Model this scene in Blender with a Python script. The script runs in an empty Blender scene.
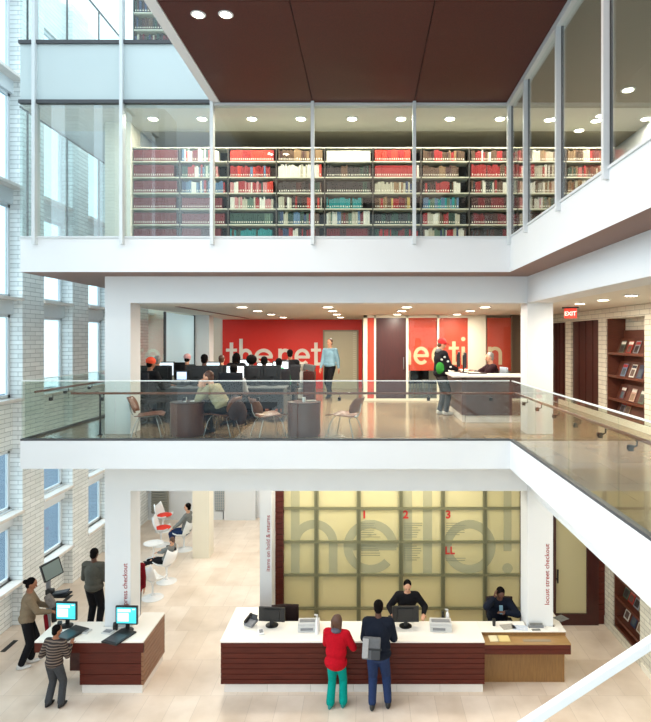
import bpy, bmesh, math, random
from mathutils import Vector, Matrix, Euler
S = bpy.context.scene
COL = S.collection
PI = math.pi
R = math.radians
E = 6.35            # eye height above the ground floor
F = 583.0           # focal length in pixels of the 651 px wide frame
M = 4.55            # mezzanine floor
U = 8.10            # upper floor kerb

# ------------------------------------------------------------------ camera, world, exposure
cam = bpy.data.cameras.new('camera'); camo = bpy.data.objects.new('camera', cam); COL.objects.link(camo)
cam.sensor_fit = 'HORIZONTAL'; cam.sensor_width = 36.0; cam.lens = F/651*36
cam.shift_x = (325.5-366)/651; cam.shift_y = (338-361)/651
cam.clip_start = .05; cam.clip_end = 400
camo.location = (0, 0, E); camo.rotation_euler = (PI/2, 0, 0)
S.camera = camo
S.view_settings.view_transform = 'Standard'; S.view_settings.look = 'None'
S.view_settings.exposure = 0.0; S.view_settings.gamma = 1; S.view_settings.use_curve_mapping = False
W = bpy.data.worlds.new('daylight'); S.world = W; W.use_nodes = True
bg = W.node_tree.nodes['Background']; bg.inputs[0].default_value = (.76, .91, 1.0, 1); bg.inputs[1].default_value = 2.0
S.cycles.max_bounces = 8; S.cycles.diffuse_bounces = 4; S.cycles.glossy_bounces = 3; S.cycles.transmission_bounces = 4
S.cycles.transparent_max_bounces = 16; S.cycles.sample_clamp_indirect = 4; S.cycles.use_denoising = True
S.cycles.caustics_reflective = False; S.cycles.caustics_refractive = False

def area_light(name, loc, sx, sy, power, col=(1, .83, .62), rot=(0, 0, 0)):
    l = bpy.data.lights.new(name, 'AREA'); l.shape = 'RECTANGLE'; l.size = sx; l.size_y = sy; l.energy = power; l.color = col
    o = bpy.data.objects.new(name, l); COL.objects.link(o); o.location = loc; o.rotation_euler = rot
    return o
sunl = bpy.data.lights.new('sun', 'SUN'); sunl.energy = 5.5; sunl.angle = R(50); sunl.color = (.9, .96, 1)
suno = bpy.data.objects.new('sun', sunl); COL.objects.link(suno); suno.rotation_euler = Vector((-1, -.15, .55)).to_track_quat('Z', 'Y').to_euler()
# unseen area lights added to light the ground floor, backlit wall and void
WARM = (1, .92, .80)
area_light('ground_ceiling_fill', (0, 12.2, 3.9), 5.0, .5, 100, WARM)
area_light('ground_lounge_fill', (-3.6, 16.2, 4.0), 2.2, 6.5, 165, WARM)
area_light('ground_right_fill', (4.4, 9.0, 3.95), 1.0, 5.0, 60, WARM)
area_light('back_office_light', (.6, 13.9, 3.4), 5.0, .4, 95, (1, .97, .80))
area_light('atrium_soffit_fill', (-.1, 4.7, 10.40), 4.6, 3.6, 120, (1, .74, .62))  # large fill added under the soffit just outside the view, no fitting

# ------------------------------------------------------------------ colour and material helpers
def srgb(c):
    return tuple(((v/255)/12.92 if v/255 <= .04045 else ((v/255+.055)/1.055)**2.4) for v in c) + (1,)
MATS = {}
def mat(name, rgb=(200, 200, 200), rough=.5, metal=0, noise=0, nscale=8, spec=.5, emit=0, bump=0, stretch=None, rgb2=None):
    if name in MATS: return MATS[name]
    m = bpy.data.materials.new(name); m.use_nodes = True; nt = m.node_tree; b = nt.nodes['Principled BSDF']
    b.inputs['Base Color'].default_value = srgb(rgb); b.inputs['Roughness'].default_value = rough
    b.inputs['Metallic'].default_value = metal; b.inputs['Specular IOR Level'].default_value = spec
    if emit:
        b.inputs['Emission Color'].default_value = srgb(rgb); b.inputs['Emission Strength'].default_value = emit
    else:
        tc = nt.nodes.new('ShaderNodeTexCoord'); mp = nt.nodes.new('ShaderNodeMapping'); n = nt.nodes.new('ShaderNodeTexNoise')
        n.inputs['Scale'].default_value = nscale; n.inputs['Detail'].default_value = 4
        if stretch: mp.inputs['Scale'].default_value = stretch
        nt.links.new(tc.outputs['Object'], mp.inputs[0]); nt.links.new(mp.outputs[0], n.inputs['Vector'])
        mx = nt.nodes.new('ShaderNodeMix'); mx.data_type = 'RGBA'
        a = noise or .06
        c1 = srgb(rgb); c2 = srgb(rgb2) if rgb2 else tuple(v*(1-a) for v in c1[:3])+(1,)
        mx.inputs[6].default_value = c1; mx.inputs[7].default_value = c2
        nt.links.new(n.outputs['Fac'], mx.inputs[0]); nt.links.new(mx.outputs[2], b.inputs['Base Color'])
        if bump:
            bp = nt.nodes.new('ShaderNodeBump'); bp.inputs['Strength'].default_value = bump; bp.inputs['Distance'].default_value = .01
            nt.links.new(n.outputs['Fac'], bp.inputs['Height']); nt.links.new(bp.outputs[0], b.inputs['Normal'])
    MATS[name] = m
    return m
def uvnodes(nt, swap=False):
    """u runs along the wall (x + y), v runs up (z)"""
    tc = nt.nodes.new('ShaderNodeTexCoord'); sp = nt.nodes.new('ShaderNodeSeparateXYZ'); ad = nt.nodes.new('ShaderNodeMath')
    cb = nt.nodes.new('ShaderNodeCombineXYZ'); nt.links.new(tc.outputs['Object'], sp.inputs[0])
    nt.links.new(sp.outputs[0], ad.inputs[0]); nt.links.new(sp.outputs[1], ad.inputs[1])
    nt.links.new(ad.outputs[0], cb.inputs[0]); nt.links.new(sp.outputs[2], cb.inputs[1])
    return cb.outputs[0]
def brick_mat(name, c1, c2, mortar, w, h, ms=.006, rough=.35, flat=False, bump=.3, off=.5, var=.5):
    m = bpy.data.materials.new(name); m.use_nodes = True; nt = m.node_tree; b = nt.nodes['Principled BSDF']
    t = nt.nodes.new('ShaderNodeTexBrick'); t.inputs['Scale'].default_value = 1; t.inputs['Brick Width'].default_value = w
    t.inputs['Row Height'].default_value = h; t.inputs['Mortar Size'].default_value = ms; t.offset = off
    t.inputs['Color1'].default_value = srgb(c1); t.inputs['Color2'].default_value = srgb(c2); t.inputs['Mortar'].default_value = srgb(mortar)
    t.inputs['Mortar Smooth'].default_value = .2; t.inputs['Bias'].default_value = 0
    if flat:
        tc = nt.nodes.new('ShaderNodeTexCoord'); nt.links.new(tc.outputs['Object'], t.inputs['Vector'])
    else: nt.links.new(uvnodes(nt), t.inputs['Vector'])
    if flat:
        n = nt.nodes.new('ShaderNodeTexNoise'); n.inputs['Scale'].default_value = 1.7; n.inputs['Detail'].default_value = 6
        nt.links.new(tc.outputs['Object'], n.inputs['Vector'])
        mx = nt.nodes.new('ShaderNodeMix'); mx.data_type = 'RGBA'; mx.blend_type = 'MULTIPLY'; mx.inputs[0].default_value = .45
        rp = nt.nodes.new('ShaderNodeValToRGB'); rp.color_ramp.elements[0].position = .3; rp.color_ramp.elements[0].color = (.62, .55, .47, 1)
        rp.color_ramp.elements[1].position = .65
        nt.links.new(n.outputs['Fac'], rp.inputs[0]); nt.links.new(t.outputs['Color'], mx.inputs[6]); nt.links.new(rp.outputs[0], mx.inputs[7])
        nt.links.new(mx.outputs[2], b.inputs['Base Color'])
    else: nt.links.new(t.outputs['Color'], b.inputs['Base Color'])
    bp = nt.nodes.new('ShaderNodeBump'); bp.inputs['Strength'].default_value = bump; bp.inputs['Distance'].default_value = .004; bp.invert = True
    nt.links.new(t.outputs['Fac'], bp.inputs['Height']); nt.links.new(bp.outputs[0], b.inputs['Normal'])
    b.inputs['Roughness'].default_value = rough
    MATS[name] = m
    return m
def glass_mat(name, tint, refl=.9, ior=.03, rough=0.0):
    m = bpy.data.materials.new(name); m.use_nodes = True; nt = m.node_tree; nt.nodes.remove(nt.nodes['Principled BSDF'])
    out = nt.nodes['Material Output']; tr = nt.nodes.new('ShaderNodeBsdfTransparent'); tr.inputs[0].default_value = srgb(tint)
    gl = nt.nodes.new('ShaderNodeBsdfGlossy'); gl.inputs[0].default_value = (refl, refl, refl, 1); gl.inputs['Roughness'].default_value = rough
    lw = nt.nodes.new('ShaderNodeLayerWeight'); lw.inputs[0].default_value = .5; mx = nt.nodes.new('ShaderNodeMixShader')
    pw = nt.nodes.new('ShaderNodeMath'); pw.operation = 'POWER'; pw.inputs[1].default_value = 5
    fr = nt.nodes.new('ShaderNodeMath'); fr.operation = 'MULTIPLY_ADD'; fr.inputs[1].default_value = .9; fr.inputs[2].default_value = ior
    nt.links.new(lw.outputs['Facing'], pw.inputs[0]); nt.links.new(pw.outputs[0], fr.inputs[0])
    nt.links.new(fr.outputs[0], mx.inputs[0]); nt.links.new(tr.outputs[0], mx.inputs[1]); nt.links.new(gl.outputs[0], mx.inputs[2])
    nt.links.new(mx.outputs[0], out.inputs[0]); MATS[name] = m
    return m
def frosted_mat(name, rgb, trans=.5):
    m = bpy.data.materials.new(name); m.use_nodes = True; nt = m.node_tree; nt.nodes.remove(nt.nodes['Principled BSDF'])
    out = nt.nodes['Material Output']; d = nt.nodes.new('ShaderNodeBsdfDiffuse'); t = nt.nodes.new('ShaderNodeBsdfTranslucent')
    d.inputs[0].default_value = srgb(rgb); t.inputs[0].default_value = srgb(rgb); g = nt.nodes.new('ShaderNodeBsdfGlossy'); g.inputs['Roughness'].default_value = .15
    mx = nt.nodes.new('ShaderNodeMixShader'); mx.inputs[0].default_value = trans; m2 = nt.nodes.new('ShaderNodeMixShader'); m2.inputs[0].default_value = .05
    nt.links.new(d.outputs[0], mx.inputs[1]); nt.links.new(t.outputs[0], mx.inputs[2]); nt.links.new(mx.outputs[0], m2.inputs[1]); nt.links.new(g.outputs[0], m2.inputs[2])
    nt.links.new(m2.outputs[0], out.inputs[0]); MATS[name] = m
    return m

white = mat('white_paint', (221, 224, 226), .55, noise=.03, nscale=2)
cream = mat('cream_paint', (232, 226, 208), .6, noise=.04, nscale=2)
taupe = mat('reflection_taupe', (160, 152, 134), .7)  # rear ceiling toned darker in its colour to stand for a reflection
soffitm = mat('brown_soffit', (128, 100, 90), .6)
ceilm = mat('ceiling_paint', (222, 218, 208), .7)
redwall = mat('red_wall', (226, 42, 26), .5, noise=.05)
brick = brick_mat('white_glazed_brick', (240, 243, 242), (222, 226, 225), (160, 166, 166), .40, .10, .006)
brickw = brick_mat('cream_glazed_brick', (222, 218, 200), (206, 202, 186), (150, 146, 132), .40, .10, .006)
stone = brick_mat('limestone_tiles', (238, 223, 208), (226, 208, 190), (208, 192, 176), .46, 1.15, .004, .28, True, .05, .37)
mezzfl = brick_mat('polished_timber_tiles', (158, 134, 106), (142, 118, 92), (124, 104, 82), .6, 1.2, .004, .16, True, .05, .4)
wood = mat('mahogany_slats', (98, 36, 22), .42, noise=.3, nscale=3, stretch=(1.5, 12, 22), rgb2=(58, 18, 11), spec=.3)
woodside = mat('ribbed_oak', (150, 108, 78), .45, noise=.3, nscale=3, stretch=(8, 1.5, 22), rgb2=(112, 72, 46))
oak = mat('warm_oak', (158, 118, 70), .4, nscale=4, stretch=(14, 14, 1.2), rgb2=(112, 78, 42))
darkwood = mat('dark_mahogany', (72, 22, 14), .35, nscale=4, stretch=(10, 10, 1), rgb2=(42, 12, 8))
drumw = mat('drum_walnut', (110, 66, 52), .35, nscale=5, stretch=(12, 12, 1), rgb2=(66, 36, 30))
ply = mat('walnut_plywood', (142, 90, 66), .35, nscale=5, stretch=(2, 12, 12), rgb2=(104, 60, 42))
shelfw = mat('reddish_shelf_wood', (104, 54, 34), .45, nscale=4, stretch=(2, 2, 14), rgb2=(74, 34, 22))
soffwood = mat('perforated_mahogany', (88, 36, 27), .5, nscale=60, rgb2=(48, 17, 12), spec=.3)
marble = mat('pale_marble', (232, 226, 220), .25, noise=.12, nscale=6)
corian = mat('white_countertop', (244, 240, 232), .25, noise=.02)
black = mat('black_plastic', (20, 20, 22), .4)
blackm = mat('black_metal', (34, 36, 38), .4, .6)
steel = mat('brushed_steel', (176, 180, 184), .3, .9)
alum = mat('satin_aluminium', (206, 212, 214), .5, 0)
shelfmetal = mat('cream_shelf_metal', (214, 210, 190), .5)
railwood = mat('handrail_timber', (112, 62, 44), .3)
darkgrey = mat('dark_grey', (66, 68, 72), .5)
midgrey = mat('mid_grey_plastic', (128, 130, 134), .45)
lightgrey = mat('light_grey_plastic', (200, 200, 198), .45)
whiteplastic = mat('white_plastic', (240, 240, 240), .25)
redcush = mat('red_cushion', (232, 52, 30), .7)
redtext = mat('red_lettering', (158, 30, 32), .6)
whitetext = mat('white_lettering', (244, 238, 226), .6)
glass = glass_mat('clear_glass', (248, 252, 250), .9, .016)
glassg = glass_mat('greenish_glass', (249, 253, 252), .9, .035)
glassv = glass_mat('veil_glass', (246, 252, 251), .95, .15)  # reflectance raised to put a whitish veil on the left panes
glassu = glass_mat('faint_veil_glass', (246, 252, 251), .95, .075)  # weaker share of the same added veil, for the third pane
glassw = glass_mat('window_glass', (240, 248, 250), .8, .02)
balglass = glass_mat('balustrade_glass', (243, 248, 245), .9, .03)
frost = frosted_mat('frosted_backlit_glass', (228, 222, 186), .55)
spandrelg = frosted_mat('pale_spandrel_glass', (200, 214, 215), .15)
blind = frosted_mat('white_blind', (248, 250, 250), .88)
lampm = mat('lamp_glow', (255, 240, 214), emit=14)
paper = mat('white_paper', (240, 238, 230), .8)
pages = mat('book_pages', (226, 218, 196), .8)
skin1 = mat('light_skin', (214, 160, 130), .55); skin2 = mat('brown_skin', (150, 98, 70), .55); skin3 = mat('dark_skin', (92, 58, 44), .55)
hairb = mat('black_hair', (18, 14, 14), .9, nscale=60, noise=.5, spec=.1); hairbr = mat('brown_hair', (92, 58, 40), .5, nscale=60, noise=.5)
hairg = mat('grey_hair', (150, 146, 142), .6, nscale=60, noise=.4)

# ------------------------------------------------------------------ mesh builder
class MB:
    def __init__(s): s.v = []; s.f = []; s.mi = []
    def add(s, vs, fs, mi=0):
        o = len(s.v); s.v += [tuple(p) for p in vs]; s.f += [tuple(i+o for i in f) for f in fs]; s.mi += [mi]*len(fs)
    def box(s, x0, x1, y0, y1, z0, z1, mi=0, bev=0, T=None):
        if bev:
            bm = bmesh.new(); bmesh.ops.create_cube(bm, size=1)
            for v in bm.verts: v.co = Vector((v.co.x*(x1-x0)+(x0+x1)/2, v.co.y*(y1-y0)+(y0+y1)/2, v.co.z*(z1-z0)+(z0+z1)/2))
            bmesh.ops.bevel(bm, geom=bm.edges[:], offset=bev, segments=2, affect='EDGES', profile=.7)
            bm.verts.index_update()
            vs = [v.co.copy() for v in bm.verts]; fs = [[v.index for v in f.verts] for f in bm.faces]; bm.free()
        else:
            vs = [Vector(p) for p in [(x0,y0,z0),(x1,y0,z0),(x1,y1,z0),(x0,y1,z0),(x0,y0,z1),(x1,y0,z1),(x1,y1,z1),(x0,y1,z1)]]
            fs = [(0,3,2,1),(4,5,6,7),(0,1,5,4),(1,2,6,5),(2,3,7,6),(3,0,4,7)]
        if T is not None: vs = [T @ v for v in vs]
        s.add(vs, fs, mi)
    def cbox(s, c, sx, sy, sz, mi=0, bev=0, rot=(0,0,0)):
        T = Matrix.Translation(c) @ Euler(rot).to_matrix().to_4x4()
        s.box(-sx/2, sx/2, -sy/2, sy/2, -sz/2, sz/2, mi, bev, T)
    def prism(s, poly, z0, z1, mi=0, T=None, mis=None, mit=None, mib=None):
        n = len(poly)
        a = sum(poly[i][0]*poly[(i+1)%n][1]-poly[(i+1)%n][0]*poly[i][1] for i in range(n))
        if a < 0: poly = poly[::-1]
        vs = [Vector((p[0], p[1], z0)) for p in poly]+[Vector((p[0], p[1], z1)) for p in poly]
        if T is not None: vs = [T @ v for v in vs]
        o = len(s.v); s.v += [tuple(v) for v in vs]
        for i in range(n): s.f.append((o+i, o+(i+1)%n, o+n+(i+1)%n, o+n+i)); s.mi.append(mi if mis is None else mis)
        s.f.append(tuple(o+n+i for i in range(n))); s.mi.append(mi if mit is None else mit)
        s.f.append(tuple(o+n-1-i for i in range(n))); s.mi.append(mi if mib is None else mib)
    def lathe(s, prof, c=(0,0,0), n=24, mi=0, T=None):
        vs = []; fs = []
        for r, z in prof:
            for k in range(n): vs.append(Vector((c[0]+r*math.cos(2*PI*k/n), c[1]+r*math.sin(2*PI*k/n), c[2]+z)))
        if T is not None: vs = [T @ v for v in vs]
        m = len(prof)
        for j in range(m-1):
            for k in range(n):
                a = j*n+k; b = j*n+(k+1)%n; fs.append((a, b, b+n, a+n))
        fs.append(tuple(range(n))[::-1]); fs.append(tuple((m-1)*n+k for k in range(n)))
        s.add(vs, fs, mi)
    def cyl(s, c, r, h, n=20, mi=0): s.lathe([(r, 0), (r, h)], c, n, mi)
    def cap(s, p0, p1, r0, r1=None, n=12, mi=0, flat=1.0):
        """tapered capsule"""
        r1 = r0 if r1 is None else r1; p0 = Vector(p0); p1 = Vector(p1); d = p1-p0
        L = d.length or 1e-6; q = (d/L).to_track_quat('Z', 'Y')
        rings = [(-r0, .001)]
        for a in (60, 30, 0): rings.append((-r0*math.sin(R(a)), r0*math.cos(R(a))))
        for a in (0, 30, 60): rings.append((L+r1*math.sin(R(a)), r1*math.cos(R(a))))
        rings.append((L+r1, .001))
        vs = []; fs = []
        for z, r in rings:
            for k in range(n): vs.append(p0+q @ Vector((r*math.cos(2*PI*k/n), r*flat*math.sin(2*PI*k/n), z)))
        for j in range(len(rings)-1):
            for k in range(n): a = j*n+k; b = j*n+(k+1)%n; fs.append((a, b, b+n, a+n))
        fs.append(tuple(range(n))[::-1]); fs.append(tuple((len(rings)-1)*n+k for k in range(n)))
        s.add(vs, fs, mi)
    def ell(s, c, rx, ry, rz, Q=None, n=16, mi=0):
        vs = []; fs = []; m = 10; c = Vector(c)
        for j in range(m+1):
            a = -PI/2+PI*j/m; cr = max(math.cos(a), .02)
            for k in range(n):
                v = Vector((rx*cr*math.cos(2*PI*k/n), ry*cr*math.sin(2*PI*k/n), rz*math.sin(a)))
                vs.append(c+(Q @ v if Q else v))
        for j in range(m):
            for k in range(n): a = j*n+k; b = j*n+(k+1)%n; fs.append((a, b, b+n, a+n))
        fs.append(tuple(range(n))[::-1]); fs.append(tuple(m*n+k for k in range(n)))
        s.add(vs, fs, mi)
    def tube(s, pts, r, n=8, mi=0):
        pts = [Vector(p) for p in pts]; vs = []; fs = []
        for i, p in enumerate(pts):
            d = (pts[min(i+1, len(pts)-1)]-pts[max(i-1, 0)]).normalized(); q = d.to_track_quat('Z', 'Y')
            for k in range(n): vs.append(p+q @ Vector((r*math.cos(2*PI*k/n), r*math.sin(2*PI*k/n), 0)))
        for i in range(len(pts)-1):
            for k in range(n): a = i*n+k; b = i*n+(k+1)%n; fs.append((a, b, b+n, a+n))
        fs.append(tuple(range(n))[::-1]); fs.append(tuple((len(pts)-1)*n+k for k in range(n)))
        s.add(vs, fs, mi)
    def sheet(s, grid, t, mi=0):
        """grid of points thickened by t along the local normal"""
        nu = len(grid); nv = len(grid[0]); g = [[Vector(p) for p in r] for r in grid]; top = []; bot = []
        for i in range(nu):
            for j in range(nv):
                a = g[min(i+1, nu-1)][j]-g[max(i-1, 0)][j]; b = g[i][min(j+1, nv-1)]-g[i][max(j-1, 0)]
                n = a.cross(b).normalized()*t/2; top.append(g[i][j]+n); bot.append(g[i][j]-n)
        vs = top+bot; o = nu*nv; fs = []
        for i in range(nu-1):
            for j in range(nv-1):
                a = i*nv+j; fs.append((a, a+nv, a+nv+1, a+1)); fs.append((o+a, o+a+1, o+a+nv+1, o+a+nv))
        for i in range(nu-1):
            a = i*nv; fs.append((a, o+a, o+a+nv, a+nv)); a = i*nv+nv-1; fs.append((a, a+nv, o+a+nv, o+a))
        for j in range(nv-1):
            a = j; fs.append((a, a+1, o+a+1, o+a)); a = (nu-1)*nv+j; fs.append((a, o+a, o+a+1, a+1))
        s.add(vs, fs, mi)
    def mesh(s, name, mats, smooth=False):
        me = bpy.data.meshes.new(name); me.from_pydata(s.v, [], s.f); me.validate()
        for m in (mats if isinstance(mats, (list, tuple)) else [mats]): me.materials.append(m)
        if len(me.polygons) == len(s.mi): me.polygons.foreach_set('material_index', s.mi)
        bm = bmesh.new(); bm.from_mesh(me); bmesh.ops.recalc_face_normals(bm, faces=bm.faces[:]); bm.to_mesh(me); bm.free()
        if smooth: me.polygons.foreach_set('use_smooth', [True]*len(me.polygons))
        if smooth == 'auto': me.set_sharp_from_angle(angle=R(40))
        me.update()
        return me
    def build(s, name, mats, parent=None, smooth=False, loc=None, rotz=0):
        me = s.mesh(name, mats, smooth)
        o = bpy.data.objects.new(name, me); COL.objects.link(o); o.parent = parent
        if loc is not None: o.location = loc
        o.rotation_euler.z = rotz
        return o
def tag(o, label=None, cat=None, group=None, kind=None):
    if label: o['label'] = label
    if cat: o['category'] = cat
    if group: o['group'] = group
    if kind: o['kind'] = kind
    return o
def thing(name, label, cat, loc=(0,0,0), rotz=0, group=None):
    o = bpy.data.objects.new(name, None); COL.objects.link(o); o.location = loc; o.rotation_euler.z = rotz
    o.empty_display_size = .1
    return tag(o, label, cat, group)
def struct(o): o['kind'] = 'structure'; return o
KIDS = {}
def copy_tree(o, parent=None):
    c = o.copy(); COL.objects.link(c); c.parent = parent
    for ch in o.children: copy_tree(ch, c)
    return c
def clone(o, loc, rotz, label, group=None):
    c = copy_tree(o); c.location = loc; c.rotation_euler.z = rotz; c['label'] = label
    if group: c['group'] = group
    return c
def X(px, D): return (px-366)*D/F
def Z(py, D): return E+(338-py)*D/F

# ------------------------------------------------------------------ lettering
NP = [0]
def stroke_rect(mb, x0, x1, y0, y1, t, T): NP[0] += 1; mb.box(x0, x1, y0, y1, 0, t+.0008*(NP[0] % 5), 0, 0, T)
def arc(mb, cx, cy, rx, ry, w, a0, a1, t, T):
    n = max(8, int(abs(a1-a0)/9)); NP[0] += 1; t = t+.0008*(NP[0] % 5)
    P = []
    for i in range(n+1):
        a = R(a0+(a1-a0)*i/n); P.append((math.cos(a), math.sin(a)))
    for i in range(n):
        (c0, s0), (c1, s1) = P[i], P[i+1]
        poly = [(cx+rx*c0, cy+ry*s0), (cx+rx*c1, cy+ry*s1), (cx+(rx-w)*c1, cy+(ry-w)*s1), (cx+(rx-w)*c0, cy+(ry-w)*s0)]
        mb.prism(poly, 0, t, 0, T)
def glyph(mb, ch, x0, x1, xh, asc, w, t, T):
    cx = (x0+x1)/2; rx = (x1-x0)/2; ry = xh/2; o = .01*xh
    if ch == 'o': arc(mb, cx, ry, rx, ry, w, 0, 360, t, T)
    if ch == 'c': arc(mb, cx, ry, rx, ry, w, 45, 315, t, T)
    if ch == 'e':
        arc(mb, cx, ry, rx, ry, w, 0, 318, t, T); stroke_rect(mb, x0+w*.6, x1-.02*xh, ry-w*.42, ry+w*.42, t, T)
    if ch in 'nh':
        stroke_rect(mb, x0, x0+w, 0, xh if ch == 'n' else asc, t, T)
        arc(mb, cx, xh-rx, rx, rx, w, 0, 180, t, T); stroke_rect(mb, x1-w, x1, 0, xh-rx, t, T)
    if ch == 't':
        stroke_rect(mb, cx-w/2, cx+w/2, w*.4, asc*.86, t, T); stroke_rect(mb, x0, x1, xh-w*.85, xh, t, T)
        stroke_rect(mb, cx-w/2, x1, 0, w*.85, t, T)
    if ch == 'i': stroke_rect(mb, cx-w/2, cx+w/2, 0, xh, t, T); arc(mb, cx, asc*.95, w*.62, w*.62, w*.6, 0, 360, t, T)
    if ch == 'l': stroke_rect(mb, x0, x1, 0, asc, t, T)
    if ch == '!':
        stroke_rect(mb, cx-w*.45, cx+w*.45, xh*.42, asc, t, T); arc(mb, cx, w*.6, w*.6, w*.6, w*.58, 0, 360, t, T)
TX = []
def text(name, s, loc, size, material, parent=None, vertical=False, bold=0.0, align='LEFT', rot=None, depth=.002):
    c = bpy.data.curves.new(name, 'FONT'); c.body = s; c.size = size; c.extrude = depth; c.offset = bold; c.align_x = align
    c.resolution_u = 3; c.materials.append(material)
    o = bpy.data.objects.new(name, c); COL.objects.link(o); o.parent = parent; o.location = loc
    o.rotation_euler = rot or ((PI/2, -PI/2, 0) if vertical else (PI/2, 0, 0))
    TX.append(o)
    return o
# ================================================================== THE SETTING
YF = 10.2; YC = 10.94; YCb = 11.43; XL = -6.05; XR = 2.52; XW = 5.3; XLW = -7.6; YB = 20.9
mb = MB(); mb.box(-9.2, 6.6, -3, 21.4, -.25, 0); struct(mb.build('floor', stone))
mb = MB(); mb.box(-60, -9.2, -40, 80, -.6, -.3); struct(mb.build('ground', mat('street_asphalt', (92, 108, 124), .9, noise=.3, nscale=.5)))

# left wall: glazed brick piers with recessed window bays
bays = [13.76+2.2*k for k in range(-7, 4)]
levels = [(1.0, 2.21), (2.55, 3.88), (5.03, 6.87), (7.24, 9.3), (9.7, 11.75), (12.1, 13.9)]
mb = MB(); prev = -3.0
for y in bays:
    mb.box(-7.96, XLW, prev, y, 0, 15); prev = y+1.34
    zz = 0
    for a, b in levels:
        if a-zz > .6 or zz == 0: mb.box(-7.96, -7.82, y, y+1.34, zz, a)
        zz = b
    mb.box(-7.96, -7.82, y, y+1.34, 13.9, 15)
mb.box(-7.96, XLW, prev, 21.4, 0, 15)
struct(mb.build('wall_left', brick))
wframe = mat('window_frame_white', (222, 228, 232), .45)
wn = 0
for y in bays:
    for i, (a, b) in enumerate(levels):
        if y < 9: continue
        wn += 1
        f = MB(); x0, x1 = -7.94, -7.88; t = .07
        f.box(x0, x1, y, y+t, a, b); f.box(x0, x1, y+1.34-t, y+1.34, a, b); f.box(x0, x1, y, y+1.34, a, a+t); f.box(x0, x1, y, y+1.34, b-t, b)
        f.box(x0+.02, x1-.02, y+.42, y+.47, a, b)
        if i in (0, 2, 3, 4): f.box(-7.96, -7.80, y, y+1.34, b, b+.36)
        w = struct(f.build('window_%d' % wn, wframe))
        g = MB(); g.box(-7.915, -7.905, y+t, y+1.34-t, a+t, b-t); g.build('pane', glassw, w)
        s = MB(); s.box(-7.88, -7.56, y-.02, y+1.36, a-.07, a, 0, .01); s.build('window_sill', marble, w)
        if i == 2:
            s = MB()
            s.box(-7.935, -7.93, y+.07, y+1.27, a+.1, b-.08); s.build('blind', blind, w)
# right wall with openings on both floors
mb = MB()
def yspan(y0, y1, z0, z1, x0=XW, x1=XW+.5): mb.box(x0, x1, y0, y1, z0, z1)
MO = [(11.10, 12.87), (13.30, 15.07), (15.50, 16.7)]            # mezzanine openings
yspan(-3, 11.10, 4.06, 7.01); yspan(12.87, 13.30, 4.06, 6.77); yspan(15.07, 15.50, 4.06, 6.77); yspan(16.7, 21.4, 4.06, 6.77)
yspan(11.10, 21.4, 6.77, 7.01)
yspan(11.10, 12.87, 4.06, 4.68)
yspan(-3, 11.28, 0, 4.06); yspan(12.5, 12.92, 0, 4.06); yspan(11.28, 12.5, 0, .2); yspan(11.28, 12.5, 2.3, 4.06)
yspan(12.92, 21.4, 0, 4.06)
mb.box(XW+.42, XW+.5, 11.10, 16.7, 4.55, 6.77); mb.box(XW+.42, XW+.5, 11.28, 12.5, 0, 4.06)
struct(mb.build('wall_right', brickw))
mb = MB(); mb.box(XW, XW+.5, -3, 21.4, 7.01, 15); struct(mb.build('wall_right_upper', white))
for i, (a, b) in enumerate(MO[1:]):
    d = MB(); d.box(XW+.05, XW+.10, a, b, M, 6.77)
    for k in range(1, 4): d.box(XW+.035, XW+.05, a+(b-a)*k/4-.01, a+(b-a)*k/4+.01, M, 6.77, 1)
    struct(d.build('door_%d' % (i+1), [darkwood, darkwood]))
# back walls
mb = MB(); mb.box(-8.1, XW+.5, YB, YB+.4, 0, 15); struct(mb.build('wall_back', cream))
mb = MB(); mb.box(-8.1, -5.25, 20.35, 20.6, 0, 4.06); mb.box(-5.25, -5.0, 20.35, 20.6, 0, .3); mb.box(-4.95, -3.85, 20.3, 20.6, 0, 4.06); mb.box(-3.85, -2.0, 20.6, 20.8, 0, 4.06)
mb.box(-5.25, -4.95, 20.35, 20.6, 1.05, 4.06)
struct(mb.build('wall_lounge', white))
mb = MB(); mb.box(-2.24, -1.99, 12.3, 20.7, 0, 4.06); wl = struct(mb.build('wall_hold', white))
text('wall_lettering', 'items on hold & returns', (X(270, 12.3), 12.297, Z(571.5, 12.3)), .122, redtext, wl, True, .0)
# mezzanine slab
mezzpoly = [(XL, YF), (XR, YF), (XR, -3), (XW, -3), (XW, YB), (XL, YB)]
mb = MB(); mb.prism(mezzpoly, 4.06, M, 0, None, 1, 0, 2)
struct(mb.build('floor_mezzanine', [mezzfl, white, cream]))
# upper slab, brown soffit under it
mb = MB(); mb.prism(mezzpoly, 7.505, U, 0, None, 0, 1, 2)
struct(mb.build('floor_upper', [white, mat('upper_carpet', (150, 146, 140), .9), soffitm]))
# beams
def beams(z0, z1, nm, zc):
    mb = MB(); poly = [(-4.90, YC), (3.03, YC), (3.03, -3), (3.51, -3), (3.51, YCb), (-4.90, YCb)]
    mb.prism(poly, z0, z1); struct(mb.build(nm, white))
beams(3.48, 4.06, 'trim_1', 0); beams(7.01, 7.505, 'trim_2', 0)
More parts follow.
